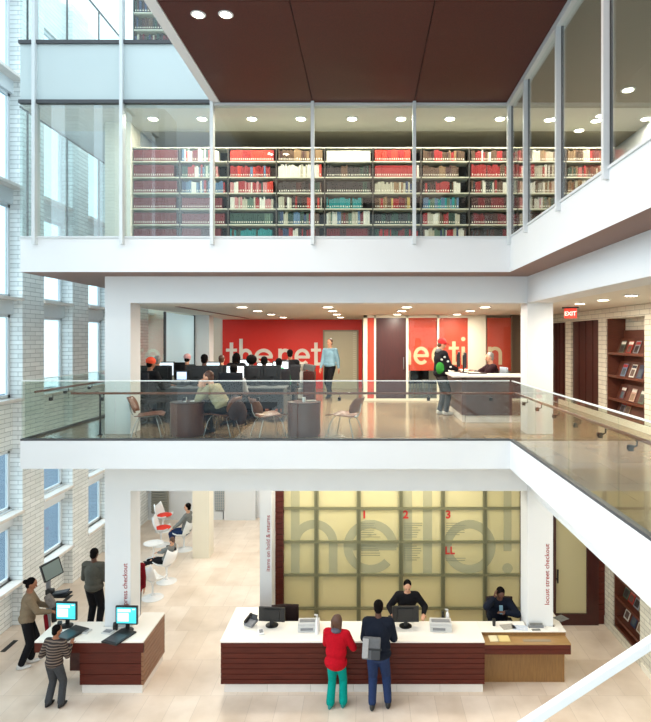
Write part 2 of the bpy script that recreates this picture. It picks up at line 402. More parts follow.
# ceilings
mb = MB(); mb.box(-4.95, 3.45, YCb, YB, 7.01, 7.505); mb.box(3.51, XW, -3, YCb, 7.01, 7.505); mb.box(3.45, XW, YCb, YB, 7.01, 7.505)
struct(mb.build('ceiling', ceilm))
mb = MB(); mb.box(XL, XW, 10.27, 11.42, 10.40, 10.46); struct(mb.build('ceiling_upper', ceilm))
mb = MB(); mb.box(XR+.06, XW, 10.1, 10.27, 10.40, 10.46); mb.box(XR+.08, XW, -3, 10.1, 10.40, 10.46); struct(mb.build('ceiling_gallery', mat('grey_gallery_ceiling', (168, 160, 146), .7)))
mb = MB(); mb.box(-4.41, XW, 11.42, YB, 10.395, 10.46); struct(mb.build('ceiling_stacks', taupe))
mb = MB(); mb.box(XL, -4.41, 11.42, YB, 10.40, 10.46); struct(mb.build('ceiling_link', white))
mb = MB(); mb.box(-4.5, -4.42, 11.45, 14.6, U, 10.39); struct(mb.build('wall_link', white))
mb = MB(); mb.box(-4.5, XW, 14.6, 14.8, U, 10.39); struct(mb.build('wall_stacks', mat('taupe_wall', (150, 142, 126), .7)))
mb = MB(); mb.box(XL, -4.5, 16.2, 16.3, U, 10.39); struct(mb.build('wall_link_end', white))
mb = MB(); mb.box(XL, -2.69, 10.32, YB, 10.46, 11.40); mb.box(-2.69, XW, 10.2, YB, 10.46, 11.5)
struct(mb.build('floor_top', white))
mb = MB(); mb.box(-4.2, XW, 13.2, 13.4, 11.5, 15); struct(mb.build('wall_top', white))
# suspended soffit over the void: a coffer of perforated timber panels
mb = MB(); mb.box(-2.69, XW, 1.0, 10.2, 10.50, 11.6); struct(mb.build('ceiling_void', white))
mb = MB(); mb.box(-2.56, 2.47, 1.0, 10.2, 10.486, 10.499); struct(mb.build('ceiling_backing', mat('dark_backing', (40, 20, 16), .8)))
sx = [-2.55, -.93, .84, 2.46]
for i in range(3):
    for j in range(3):
        p = MB(); y0 = 1.0+j*3.06
        p.box(sx[i]+.008, sx[i+1]-.008, y0+.004, y0+3.056, 10.46, 10.484)
        struct(p.build('ceiling_panel', soffwood))
mb = MB(); mb.box(-2.70, -2.55, 1.0, 10.14, 10.45, 10.5); struct(mb.build('trim_3', white))
mb = MB(); mb.box(XR-.06, XR+.08, -3, 10.14, 10.38, 10.5); struct(mb.build('trim_4', alum))
# columns (square, floor to slab), a second row 5.9 m behind
def column(x0, x1, y0, z0, z1, nm, m=white): 
    mb = MB(); mb.box(x0, x1, y0, y0+(x1-x0), z0, z1); o = mb.build(nm, m); struct(o); return o
cl = column(-4.90, -4.42, YC, 0, 3.48, 'column'); column(-4.90, -4.42, YC, M, 7.01, 'column'); column(-4.90, -4.42, YC, U, 10.4, 'column', cream)
cr = column(3.03, 3.51, YC, 0, 3.48, 'column'); column(3.03, 3.51, YC, M, 7.01, 'column')
column(-5.0, -4.52, 16.8, 0, 4.06, 'column', cream); column(-5.0, -4.52, 16.8, M, 7.01, 'column'); column(2.94, 3.46, 16.82, M, 7.01, 'column', cream)
text('column_lettering', 'express checkout', (X(127.3, YC), YC-.003, Z(612, YC)), .128, redtext, cl, True, .0)
text('column_lettering', 'locust street checkout', (X(549.2, YC), YC-.003, Z(605, YC)), .126, redtext, cr, True, .0)
# left curtain wall of the mezzanine
def glazing(nm, label, axis, pos, cuts, z0, z1, gm, fm, fw=.05, mull=True):
    pass
wn += 1
f = MB()
for y in (11.45, 14.3, 16.75): f.box(-4.97, -4.92, y, y+.06, M, 7.0)
w = struct(f.build('window_%d' % wn, darkgrey))
for a, b in ((11.51, 14.3), (14.36, 16.75)):
    g = MB(); g.box(-4.95, -4.938, a, b, M, 7.0); g.build('pane', glass, w)
g = MB(); g.box(-4.935, -4.93, 14.4, 16.7, M+.9, 6.98); g.build('blind', blind, w)
# the net: painted red wall with a frosted door
mb = MB(); mb.box(X(222.5, YB-.1), X(362, YB-.1), YB-.1, YB, M, 7.01); rw = struct(mb.build('wall_net', redwall))
def word(glyphs, mat_, D, base, xh, asc, w, nm, parent, t=.01, col=None):
    for ch, a, b in glyphs:
        m = MB(); T = Matrix.Translation((0, D, base)) @ Matrix.Rotation(PI/2, 4, 'X')
        glyph(m, ch, X(a, D), X(b, D), xh, asc, w, t, T); m.build(nm, mat_, parent)
word([('t', 226, 237), ('h', 239.3, 252.3), ('e', 254.5, 273), ('n', 278.3, 292), ('e', 294.5, 310), ('t', 311, 321)], whitetext, YB-.1, Z(365.3, YB), .60, .95, .125, 'letter', rw)
D1 = YB-.1
f = MB(); f.box(X(323, D1), X(324.5, D1), D1-.03, D1+.02, M, Z(331.5, D1)); f.box(X(357, D1), X(358.5, D1), D1-.03, D1+.02, M, Z(331.5, D1)); f.box(X(323, D1), X(358.5, D1), D1-.03, D1+.02, Z(331.5, D1), Z(330, D1))
d = struct(f.build('door_3', mat('door_frame_beige', (150, 140, 116), .5)))
g = MB(); g.box(X(324.5, D1), X(357, D1), D1-.02, D1-.002, M, Z(331.5, D1)); g.build('door_panel', mat('frosted_door_panel', (196, 190, 160), .4), d)
g = MB()
for k in range(24): g.box(X(353, D1), X(356, D1), D1-.024, D1-.02, M+.3+k*.075, M+.325+k*.075)
g.build('door_stripes', mat('frosted_stripes', (222, 220, 200), .5), d)
# meeting room glass wall (red film with lettering)
DG = 16.8
f = MB()
for a, b in ((363.4, 367.4), (374, 376), (406, 408.3), (437, 439)): f.box(X(a, DG), X(b, DG), DG-.05, DG+.08, M, 7.01)
f.box(X(363.4, DG), 2.94, DG-.05, DG+.08, 6.93, 7.01); f.box(X(363.4, DG), 2.94, DG-.03, DG+.05, M, M+.06)
gw = struct(f.build('wall_meeting', cream))
film = mat('red_film', (206, 66, 40), .5, noise=.1)
for a, b in ((408.3, 437), (439, 467.8), (487.2, 511)):
    g = MB(); g.box(X(a, DG), X(b, DG), DG, DG+.012, M+.06, 6.93); g.build('pane', glass, gw)
    g = MB(); g.box(X(a, DG), X(b, DG), DG+.02, DG+.03, E-.94, 6.93); g.build('window_film', film, gw)
g = MB(); g.box(X(367.4, DG), X(374, DG), DG, DG+.02, M, 6.93); g.build('window_film', film, gw)
word([('n', 396, 411), ('e', 413.5, 429), ('c', 431.5, 444), ('t', 448.7, 459), ('i', 461, 465.5), ('n', 488, 502)], mat('cream_film_lettering', (226, 196, 160), .6), DG+.019, Z(364.7, DG), .52, .78, .10, 'letter', gw, .002)
f = MB(); f.box(X(511, DG), X(513, DG), DG-.05, DG+.08, M, 7.01); f.box(X(513, DG), XW, DG, DG+.1, M, 7.01)
struct(f.build('trim_5', mat('bronze_frame', (96, 78, 58), .5)))
d = MB(); d.box(X(376, DG), X(406, DG), DG-.02, DG+.03, M+.02, 6.93); d = struct(d.build('door_4', darkwood))
h = MB(); h.tube([(X(403.5, DG), DG-.06, M+.9), (X(403.5, DG), DG-.06, M+1.25)], .014); h.tube([(X(403.5, DG), DG-.06, M+.95), (X(403.5, DG), DG-.01, M+.95)], .01); h.tube([(X(403.5, DG), DG-.06, M+1.2), (X(403.5, DG), DG-.01, M+1.2)], .01); h.build('door_handle', steel, d)

# ground floor: brown slatted return, backlit hello wall, glazed door
DH = 12.92
mb = MB()
for k in range(34): mb.box(X(272, DH)+.0, X(284, DH), DH-.12, DH+.1, .003+k*.12, .113+k*.12)
mb.box(X(272, DH)+.01, X(284, DH)-.005, DH-.1, DH+.09, 0, 4.06)
struct(mb.build('wall_slatted', wood))
olive = mat('olive_mullion', (122, 120, 88), .5)
x0h, x1h = X(284, DH), X(520, DH)
f = MB(); vx = [X(p, DH) for p in (316.5, 358.7, 400.8, 442.8, 484.8)]; hz = [.37, 1.11, 1.84, 2.583, 3.33]
for v in vx:
    f.box(v-.045, v-.012, DH-.05, DH+.06, 0, 4.06); f.box(v+.012, v+.045, DH-.05, DH+.06, 0, 4.06); f.box(v-.012, v+.012, DH-.02, DH+.05, 0, 4.06)
for z in hz: f.box(x0h, x1h, DH-.045, DH+.055, z-.025, z+.025)
f.box(x1h, X(524, DH), DH-.06, DH+.08, 0, 4.06, 1)
hw = struct(f.build('wall_hello', [olive, darkwood]))
xs = [x0h]+vx+[x1h]
for i in range(6):
    for a, b in zip([0]+hz, hz+[4.06]):
        g = MB(); g.box(xs[i], xs[i+1], DH, DH+.01, a, b); g.build('pane', frost, hw)
hello = mat('grey_film_lettering', (186, 186, 158), .6)
hellom = mat('pale_olive_film', (174, 171, 136), .7)
word([('h', 291, 337.5), ('e', 343.5, 397.5), ('l', 403, 412), ('l', 423, 432), ('o', 443, 495.5), ('!', 502, 513)], hellom, DH-.002, Z(573.5, DH), 1.19, 1.98, .19, 'letter', hw, .002)
for s_, px, py, sz in (('1', 361.5, 518, .24), ('2', 403, 518, .24), ('3', 445.5, 518, .24)):
    text('floor_number', s_, (X(px, DH), DH-.01, Z(py, DH)), sz, mat('red_numbers', (206, 46, 36), .6), hw, False, .008)
g = MB()
for px in (445.3, 450.3):
    x_ = X(px, DH); z_ = Z(554, DH); g.box(x_, x_+.032, DH-.02, DH-.008, z_, z_+.17); g.box(x_+.032, x_+.098, DH-.02, DH-.008, z_, z_+.032)
g.build('floor_number', MATS['red_numbers'], hw)
g = MB()
random.seed(4)
for px, py, n in ((361, 523, 7), (404, 523, 7), (446, 523, 6), (361, 546, 5), (404, 546, 7), (446, 558, 2)):
    for k in range(n): g.box(X(px, DH), X(px+random.uniform(12, 20), DH), DH-.013, DH-.010, Z(py+k*2.3, DH)-.007, Z(py+k*2.3, DH)+.007)
g.build('fine_print', mat('grey_print', (150, 150, 124), .7), hw)
# ground right: door wall
mb = MB(); mb.box(X(524, DH), X(552, DH), DH, DH+.1, 0, 4.06); mb.box(X(598, DH), XW, DH+.02, DH+.12, 0, 4.06)
for k in range(34): mb.box(X(598, DH), X(604.5, DH), DH-.02, DH+.02, .22+k*.12, .33+k*.12)
struct(mb.build('wall_door', wood))
f = MB(); a, b, t = X(551.5, DH), X(598, DH), .12
f.box(a, a+.09, DH-.04, DH+.06, 0, 4.0); f.box(b-.26, b, DH-.04, DH+.06, 0, 4.0); f.box(a+.09, b-.26, DH-.04, DH+.06, 0, .25); f.box(a+.09, b-.26, DH-.04, DH+.06, 3.2, 4.0)
d = struct(f.build('door_5', darkwood))
g = MB(); g.box(a+.09, b-.26, DH, DH+.01, .25, 3.2); g.build('pane', frost, d)
h = MB(); h.box(a+.1, a+.13, DH-.09, DH-.06, .95, 1.25, 0, .005); h.box(a+.105, a+.125, DH-.09, DH, 1.0, 1.03); h.build('door_handle', black, d)
mb = MB(); mb.box(X(604.5, DH)-.0, XW, 12.7, DH+.02, 0, 4.06); struct(mb.build('column', brickw))
mb = MB(); mb.box(-2.0, XW, 14.6, 14.7, 0, 4.06); struct(mb.build('wall_office', cream))
mb = MB(); mb.box(XW-.02, XW, -3, 11.2, 0, .12); mb.box(XW-.02, XW, -3, 16, M, M+.13); struct(mb.build('baseboard_right', cream))
# lounge details at the far end
mb = MB()
mb.box(X(215, 20.34), X(224.5, 20.34), 20.3, 20.345, 1.1-.75, Z(493, 20.34)+.1)
w = struct(mb.build('window_%d' % (wn+1), mat('grey_blue_pane', (150, 166, 172), .3)))
g = MB()
for k in range(6): g.box(X(215+k*1.9, 20.3)-.01, X(215+k*1.9, 20.3)+.01, 20.28, 20.3, .35, 1.1)
for k in range(9): g.box(X(215, 20.3), X(224.5, 20.3), 20.28, 20.3, .35+k*.09, .365+k*.09)
g.build('grille', lightgrey, w)
g = MB()
g.box(X(151, 20.2), X(168, 20.2), 20.25, 20.3, .25, 1.25)
for k in range(10): g.box(X(151, 20.2), X(166, 20.2), 20.2, 20.26, .3+k*.09, .35+k*.09)
w = struct(g.build('window_%d' % (wn+2), mat('louver_grey', (150, 148, 138), .6)))
# front glazing of the upper floors
mx = [-5.77, -4.25, -2.68, -.93, .84]
f = MB()
for v in mx:
    f.box(v-.028, v+.028, 10.10, 10.22, U-.12, 15 if v < -2.6 else 10.46)
    f.box(v-.012, v+.012, 10.22, 10.30, U, 10.40)
f.box(XR-.05, XR+.03, 10.12, 10.24, U-.12, 10.46)
f.box(XL, XR, 10.18, 10.24, U, U+.03)
w = struct(f.build('window_%d' % (wn+3), alum))
g = MB(); g.box(XL, -2.69, 10.14, 10.22, 10.44, 10.50); g.box(XL, -2.69, 10.14, 10.22, 11.48, 11.54); g.box(-2.69, XR, 10.16, 10.22, 10.41, 10.45, 1)
g.build('transom', [darkgrey, alum], w)
e = [XL, -5.77, -4.25, -2.68, -.93, .84, XR]
for i in range(6):
    g = MB(); g.box(e[i]+.01, e[i+1]-.01, 10.185, 10.197, U, 10.44); g.build('pane', (glassv, glassv, glassu, glass, glass, glass)[i], w)
for i in range(3):
    g = MB(); g.box(e[i]+.01, e[i+1]-.01, 10.185, 10.197, 10.50, 11.48); g.build('spandrel_panel', spandrelg, w)
    g = MB(); g.box(e[i]+.01, e[i+1]-.01, 10.185, 10.197, 11.54, 15); g.build('pane', glassg, w)
# left return glazing
f = MB()
for y in (10.42, 11.8, 13.2, 14.6, 16.0):
    f.box(XL-.012, XL+.012, y-.014, y+.014, U, 10.40); f.box(XL-.012, XL+.012, y-.014, y+.014, 11.54, 13.75)
f.box(XL-.012, XL+.012, 10.2, 16, 10.38, 10.41); f.box(XL-.012, XL+.012, 10.2, 16, 13.73, 13.77)
w = struct(f.build('window_%d' % (wn+4), darkgrey))
for z0, z1 in ((U, 10.4), (11.5, 13.75)):
    g = MB(); g.box(XL-.004, XL+.004, 10.2, 16, z0, z1); g.build('pane', glassg, w)
# right gallery glazing
f = MB(); my = [9.12, 7.57, 6.07, 4.57, 3.07, 1.57]
for y in my: f.box(XR-.06, XR+.03, y-.03, y+.03, U-.1, 10.40)
f.box(XR-.02, XR+.02, 1, 10.12, U, U+.03)
w = struct(f.build('window_%d' % (wn+5), alum))
g = MB()
for y in my+[10.16]: g.box(XR+.004, XR+.034, y-.046, y-.031, U, 10.40)
g.build('gasket', black, w)
ee = [10.12]+my
for a, b in zip(ee, ee[1:]):
    g = MB(); g.box(XR-.005, XR+.005, b+.03, a-.08, U, 10.40); g.build('pane', glassg, w)

# stair brace crossing the lower right corner
T = Matrix.Translation((1.86, 5.0, E-2.975)) @ Matrix.Rotation(-math.atan2(.655, 1), 4, 'Y')
mb = MB(); mb.box(-6.23, 1.2, -.04, .04, -.05, .02, 0, .008, T)
o = mb.build('stair_rail', white); tag(o, 'white sloping stair rail crossing the lower right corner in front of the floor', 'stair rail')

# ================================================================== BALUSTRADES
def balustrade(label, pts, cuts, railpts, brackets, inward, group='glass balustrades of the mezzanine edge'):
    (x0, y0), (x1, y1) = pts; L = math.hypot(x1-x0, y1-y0); dx, dy = (x1-x0)/L, (y1-y0)/L; nx, ny = inward
    t = thing('glass_balustrade', label, 'railing', ((x0+x1)/2, (y0+y1)/2, M), 0, group)
    off = Vector(((x0+x1)/2, (y0+y1)/2, M)); Tm = Matrix.Translation(-off)
    def seg(m, a, b, n0, n1, z0, z1, mi=0):
        ang = math.atan2(dy, dx); TT = Tm @ Matrix.Translation((x0, y0, 0)) @ Matrix.Rotation(ang, 4, 'Z')
        sgn = 1 if (-dy*nx+dx*ny) > 0 else -1
        m.box(a, b, min(sgn*n0, sgn*n1), max(sgn*n0, sgn*n1), z0, z1, mi, 0, TT)
    m = MB(); seg(m, 0, L, .0, .07, M-.0, M+.035); m.build('base_channel', darkgrey, t)
    cuts = [0]+cuts+[L]
    for a, b in zip(cuts, cuts[1:]):
        m = MB(); seg(m, a+.006, b-.006, .03, .045, M+.03, M+1.04); m.build('glass_panel', balglass, t)
    m = MB(); seg(m, 0, L, .026, .049, M+1.04, M+1.056); m.build('top_cap', mat('pale_cap', (226, 232, 230), .3), t)
    m = MB(); m.tube([Vector(p)-off for p in railpts], .021, 10); m.build('handrail', railwood, t)
    for (bx, by) in brackets:
        m = MB(); c = Vector((bx, by, M+.80))-off
        m.tube([c+Vector((0, 0, 0)), c+Vector((0, 0, -.05)), c+Vector((-nx*.05, -ny*.05, -.075)), c+Vector((-nx*.10, -ny*.10, -.075))], .009)
        ang = math.atan2(ny, nx)
        m.cbox(c+Vector((-nx*.065, -ny*.065, -.075)), .05, .055, .06, 0, .01, (0, 0, ang))
        m.build('rail_bracket', blackm, t)
    return t
zr = M+.82
balustrade('long glass balustrade with timber handrail along front edge of the mezzanine', ((XL, YF), (XR, YF)), [1.65, 3.3, 4.85, 6.9],
    [(X(20, 10.32)+.9, 10.33, zr), (0, 10.33, zr), (XR+.13, 10.33, zr)], [(x, 10.33) for x in (X(52, 10.3), X(103, 10.3), -3.2, -1.9, X(339.5, 10.3), 1.1, 2.2)], (0, 1))
balustrade('glass balustrade running along the right gallery toward the viewer', ((XR, YF), (XR, 1.0)), [1.4, 2.85, 4.3, 5.75, 7.2],
    [(XR+.13, 10.33, zr), (XR+.13, 5, zr), (XR+.13, 1.0, zr)], [(XR+.13, y) for y in (9.55, 8.8, 8.0, 7.2, 6.45, 5.7, 4.9, 4.1)], (1, 0))
balustrade('glass balustrade along the left end of the mezzanine beside the brick windows', ((XL, YF+.08), (XL, 18.0)), [1.5, 3.0, 4.5, 6.0],
    [(X(32, 10.5), 10.6, zr), (XL+.13, 14, zr), (XL+.13, 18, zr)], [(XL+.13, y) for y in (11.6, 12.6, 13.6, 14.6)], (1, 0))
# rail end post beside the left column
t = thing('rail_post', 'dark handrail end post bending down to the floor beside the left column', 'rail post', (X(102, 10.9), 10.85, M))
m = MB(); m.tube([(.02, -.4, .80), (-.01, -.12, .80), (-.01, -.04, .78), (-.01, 0, .70), (-.01, 0, .0)], .018, 10); m.build('post', blackm, t)
m = MB(); m.lathe([(.045, 0), (.045, .012)], (-.01, 0, 0), 14); m.build('base_plate', blackm, t)
# exit sign
t = thing('exit_sign', 'small red exit sign hung from the mezzanine ceiling near the bookcases', 'exit sign', (X(570.5, 12.4), 12.4, 7.01), R(-35))
m = MB(); m.box(-.17, .17, -.03, .03, -.03, 0); m.build('mounting_plate', black, t)
m = MB(); m.box(-.13, .13, -.012, .012, -.24, -.03, 0, .004); m.build('sign_panel', mat('exit_red', (226, 70, 54), .4, emit=.7), t)
tx = text('sign_lettering', 'EXIT', (0, -.014, -.18), .12, mat('exit_letters', (255, 236, 226), .5, emit=.9), t, False, .003, 'CENTER')
# linear ceiling vent
m = MB(); m.box(-4.0, -3.9, 12.2, 19.5, 7.0, 7.009); tag(m.build('linear_vent', mat('vent_maroon', (120, 64, 56), .6)), 'dark narrow linear slot vent in the mezzanine ceiling above the computers', 'vent')
# downlights
def make_down():
    t = thing('downlight', '', 'ceiling light')
    m = MB(); m.lathe([(.105, -.012), (.105, 0)], (0, 0, 0), 20); m.lathe([(.12, -.006), (.12, 0)], (0, 0, 0), 20); m.build('trim_ring', white, t)
    m = MB(); m.lathe([(.085, -.016), (.085, -.011)], (0, 0, 0), 20); m.build('lamp', lampm, t)
    return t
dl = make_down(); first = True
LD = {}
def down(x, y, z, label, group, sc=1, e=22):
    global first
    if e not in LD:
        LD[e] = bpy.data.lights.new('downlight_bulb', 'AREA'); LD[e].shape = 'DISK'; LD[e].size = .14; LD[e].energy = e; LD[e].color = (1, .90, .76)
    o = dl if first else copy_tree(dl)
    first = False
    o.location = (x, y, z); o.scale = (sc, sc, sc); o['label'] = label; o['group'] = group
    q = bpy.data.objects.new('downlight_bulb', LD[e]); COL.objects.link(q); q.parent = o; q.location = (0, 0, -.02)
ordn = ['first', 'second', 'third', 'fourth', 'fifth', 'sixth', 'seventh', 'eighth', 'ninth', 'tenth']
for i, px in enumerate((153, 202, 252, 301, 352, 401, 450, 500)):
    down(X(px, 10.75), 10.75, 10.398, 'downlight over the upper book stacks, %s from the left of the row' % ordn[i], 'downlights above the book stacks', 1, 12)
for i, x in enumerate((-2.6, -.8, .86, 2.5)):
    for j, y in enumerate((12.25, 14, 16, 18.3)):
        if i >= 2 and j == 3: continue
        down(x, y, 7.008, 'downlight in the mezzanine ceiling, %s row back from the beam, %s across from the left' % (ordn[j], ordn[i]), 'downlights over the mezzanine', 1.15, 33)
for i, y in enumerate((11.1, 10.0, 8.95)):
    down(4.07, y, 7.008, 'downlight above the right gallery, %s nearest of three' % ('least', 'middle', 'most')[i] if i != 1 else 'downlight above the right gallery, in the middle of three', 'downlights over the right gallery', 1, 30)
for n_, (px, D) in enumerate(((579, 11.35), (601, 10.6), (628, 9.5), (549, 10.8), (646, 10.75), (596, 10.85))):
    down(X(px, D), D, 10.398 if D < 11.42 else 10.39, 'downlight seen through the right gallery glass, ' + ('lowest one nearest the stacks', 'large one beside the third mullion', 'nearest one high at the right', 'one between the first and second mullions', 'one at the right picture edge', 'small one just left of the large one')[n_], 'downlights in the upper gallery', 1, 10)
for i, x in enumerate((-2.13, -1.78)):
    down(x, 7.4, 10.458, '%s of the pair of round lights in the dark timber soffit' % ('left', 'right')[i], 'lights in the timber soffit', .8, 30)
# ================================================================== PEOPLE
def ik(a, t, l1, l2, hint):
    a = Vector(a); t = Vector(t); d = t-a; L = d.length
    if L > (l1+l2)*.995: t = a+d*((l1+l2)*.995/L); d = t-a; L = d.length
    u = d.normalized(); h = Vector(hint); h = (h-u*h.dot(u)); h = h.normalized() if h.length > 1e-4 else Vector((0, 1, 0))
    c = (l1*l1+L*L-l2*l2)/(2*L); return a+u*c+h*math.sqrt(max(l1*l1-c*c, 0)), t
RM = []
def organic(mb, name, m, parent, vox, it=3):
    o = mb.build(name, m, parent)
    r = o.modifiers.new('r', 'REMESH'); r.mode = 'VOXEL'; r.voxel_size = vox; r.use_smooth_shade = True
    if it: s = o.modifiers.new('s', 'SMOOTH'); s.factor = .5; s.iterations = it
    RM.append(o); return o
def hand(b, wr, d, side, n, k, curl=.35):
    """palm, four unequal bent fingers and a thumb; d = direction of the hand, n = palm normal"""
    d = Vector(d).normalized(); n = Vector(n); n = (n-d*n.dot(d)).normalized(); s = d.cross(n).normalized()*side
    q = Matrix((s, n, d)).transposed()
    b.ell(wr+d*.045*k, .040*k, .017*k, .052*k, q, 12)
    b.cap(wr-d*.01, wr+d*.03*k, .025*k, .028*k, 10)
    for i, (off, L) in enumerate(((-.030, .068), (-.010, .078), (.010, .074), (.029, .058))):
        r = .0088*k; p = wr+d*.082*k+s*off*k
        d1 = (d+n*curl*.6).normalized(); d2 = (d+n*curl*1.9).normalized()
        m1 = p+d1*L*.5*k; b.cap(wr+d*.05*k+s*off*.8*k, p, r*1.1, r*1.1, 8); b.cap(p, m1, r*1.08, r, 8); b.cap(m1, m1+d2*L*.5*k, r, r*.85, 8)
    p = wr+d*.025*k-s*.026*k; m1 = p+(d*.6-s*.8+n*.3).normalized()*.036*k
    b.cap(p, m1, .0125*k, .011*k, 8); b.cap(m1, m1+(d*.9-s*.25+n*.4).normalized()*.034*k, .0105*k, .009*k, 8)
def person(label, loc, rotz, H=1.72, skin=None, hair=None, top=None, bottom=None, shoe=None, pel=None, neck=None, look=(0, 1, -.1),
           wL=None, wR=None, fL=None, fR=None, eL=(-.35, -.5, -.9), eR=(.35, -.5, -.9), kneeh=(0, 1, .2), hairstyle='short', bulk=1.0, fine=.008, group=None,
           toe=(0, 1), hL=None, hR=None, toptype='jacket', hem=.0, flare=0, cat='person'):
    k = H/1.75; t = thing('person', label, cat, loc, rotz, group)
    V = Vector
    pel = V(pel or (0, 0, .92*k)); neck = V(neck or (0, .0, 1.46*k)); up = (neck-pel).normalized(); rt = V((1, 0, 0))
    fw = up.cross(rt).normalized(); fw = fw if fw.y > -.2 else fw
    Q = Matrix((rt, rt.cross(up)*-1, up)).transposed(); Q = Matrix((rt, up.cross(rt), up)).transposed()
    sh = [neck-up*.075*k+rt*s*.165*k*min(bulk, 1.1) for s in (-1, 1)]
    hip = [pel+rt*s*.085*k-up*.02*k for s in (-1, 1)]
    wr = [V(wL or (-.24*k, .04, .80*k)), V(wR or (.24*k, .04, .80*k))]
    an = [V(fL or (-.10*k, 0, .085*k)), V(fR or (.10*k, 0, .085*k))]
    el = []; kn = []
    for i in (0, 1):
        j, w = ik(sh[i], wr[i], .295*k, .255*k, (eL, eR)[i]); el.append(j); wr[i] = w
        j, a = ik(hip[i], an[i], .43*k, .42*k, kneeh); kn.append(j); an[i] = a
    lk = V(look).normalized(); hc = neck+up*.07*k+V((0, 0, .085*k))+lk*.022*k
    hr = lk.cross(V((0, 0, 1))).normalized(); hu = hr.cross(lk).normalized(); HQ = Matrix((hr, lk, hu)).transposed()
    b = MB()
    # head
    b.ell(hc+hu*.015*k, .074*k, .092*k, .098*k, HQ, 18); b.ell(hc-hu*.045*k+lk*.022*k, .054*k, .062*k, .066*k, HQ, 14)
    b.cap(hc+lk*.082*k+hu*.012*k, hc+lk*.104*k-hu*.022*k, .009*k, .014*k, 8)
    b.ell(hc-hu*.055*k+lk*.074*k, .024*k, .014*k, .012*k, HQ, 10); b.ell(hc-hu*.092*k+lk*.060*k, .022*k, .018*k, .016*k, HQ, 10)
    b.ell(hc+lk*.082*k+hu*.030*k, .040*k, .012*k, .010*k, HQ, 10)
    for s in (-1, 1): b.ell(hc+hr*s*.074*k-hu*.005*k-lk*.005*k, .010*k, .020*k, .032*k, HQ, 10)
    b.cap(neck-up*.03*k, hc-hu*.05*k-lk*.018*k, .056*k, .050*k, 14)
    # trunk
    mid = pel+(neck-pel)*.45
    b.ell(neck-up*.19*k, .150*k, .098*k, .20*k, Q); b.ell(mid, .125*k, .09*k, .19*k, Q); b.ell(pel+up*.02*k, .150*k, .105*k, .13*k, Q)
    b.cap(sh[0]+up*.01, sh[1]+up*.01, .052*k, .052*k)
    b.cap(neck-up*.02*k, sh[0], .05*k, .045*k); b.cap(neck-up*.02*k, sh[1], .05*k, .045*k)
    for i in (0, 1):
        b.cap(sh[i], el[i], .050*k, .039*k); b.cap(el[i], wr[i], .039*k, .026*k)
        hd = V((hL, hR)[i]) if (hL, hR)[i] else (wr[i]-el[i])
        nn = V((-1, 0, 0)) if i else V((1, 0, 0))
        if abs(hd.normalized().x) > .8: nn = V((0, 0, -1))
        if abs(hd.normalized().y) > .7: nn = V((0, 0, -1))
        hand(b, wr[i], hd, 1 if i else -1, nn, k)
        b.cap(hip[i], kn[i], .082*k, .055*k, 14); b.cap(kn[i], an[i], .053*k, .035*k, 14); b.ell(kn[i].lerp(an[i], .3), .052*k, .054*k, .10*k)
        td = V((toe[0], toe[1], 0)).normalized(); b.cap(an[i]-V((0, 0, .05*k))-td*.03, an[i]+td*.13*k-V((0, 0, .055*k)), .034*k, .028*k)
    organic(b, 'body', skin or skin1, t, fine*k, 2)
    # trousers
    if bottom:
        c = MB(); c.ell(pel+up*.0*k, .155*k*min(bulk, 1.12), .118*k*min(bulk, 1.12), .12*k, Q); c.cap(hip[0], hip[1], .095*k, .095*k)
        for i in (0, 1):
            c.cap(hip[i], kn[i], .103*k, .080*k, 14); e = an[i]+(kn[i]-an[i]).normalized()*.03*k; c.cap(kn[i], e, .078*k, (.064+flare)*k, 14)
        organic(c, 'trousers', bottom, t, .012, 3)
    if top:
        c = MB(); c.ell(neck-up*.20*k, .172*k*bulk, .122*k*bulk, .20*k, Q); c.ell(mid, .152*k*bulk, .118*k*bulk, .20*k, Q)
        c.ell(pel+up*.14*k, .160*k*bulk, .125*k*bulk, .17*k, Q); c.ell(pel+up*(.05-hem)*k, .172*k*bulk, .137*k*bulk, (.11+hem*.5)*k, Q); c.cap(sh[0], sh[1], .070*k*bulk, .070*k*bulk)
        c.cap(neck-up*.045*k, neck-up*.03*k, .066*k, .062*k)
        for i in (0, 1):
            c.cap(sh[i], el[i], .067*k*bulk, .054*k*bulk); e = wr[i]+(el[i]-wr[i]).normalized()*.03*k
            if toptype == 'tee': e = el[i]; continue
            c.cap(el[i], e, .054*k*bulk, .038*k*bulk)
        organic(c, toptype, top, t, .012, 3)
    if shoe:
        for i in (0, 1):
            c = MB(); td = V((toe[0], toe[1], 0)).normalized(); g = an[i]-V((0, 0, .052*k)); p = V((-td.y, td.x, 0))
            q = Matrix((p, td, V((0, 0, 1)))).transposed()
            c.ell(g+td*.05*k, .048*k, .140*k, .034*k, q); c.ell(g-td*.02*k+V((0, 0, .03*k)), .044*k, .058*k, .05*k, q)
            organic(c, 'shoe', shoe, t, .008, 1)
    hm = hair or hairb
    c = MB()
    if hairstyle != 'bald':
        c.ell(hc+hu*.040*k-lk*.026*k, .083*k, .092*k, .088*k, HQ, 18); c.ell(hc-hu*.02*k-lk*.045*k, .072*k, .055*k, .075*k, HQ)
        if hairstyle == 'long':
            for s in (-1, 0, 1): c.cap(hc+hr*s*.062*k-lk*.040*k, hc+hr*s*.072*k-lk*.06*k-V((0, 0, .13*k)), .052*k, .040*k)
        if hairstyle == 'long': c.ell(hc+hu*.015*k-lk*.032*k, .104*k, .088*k, .108*k, HQ, 18)
        if hairstyle == 'bun': c.ell(hc+hu*.02*k-lk*.12*k, .045*k, .05*k, .045*k, HQ)
        if hairstyle == 'big': c.ell(hc+hu*.03*k-lk*.03*k, .13*k, .12*k, .12*k, HQ)
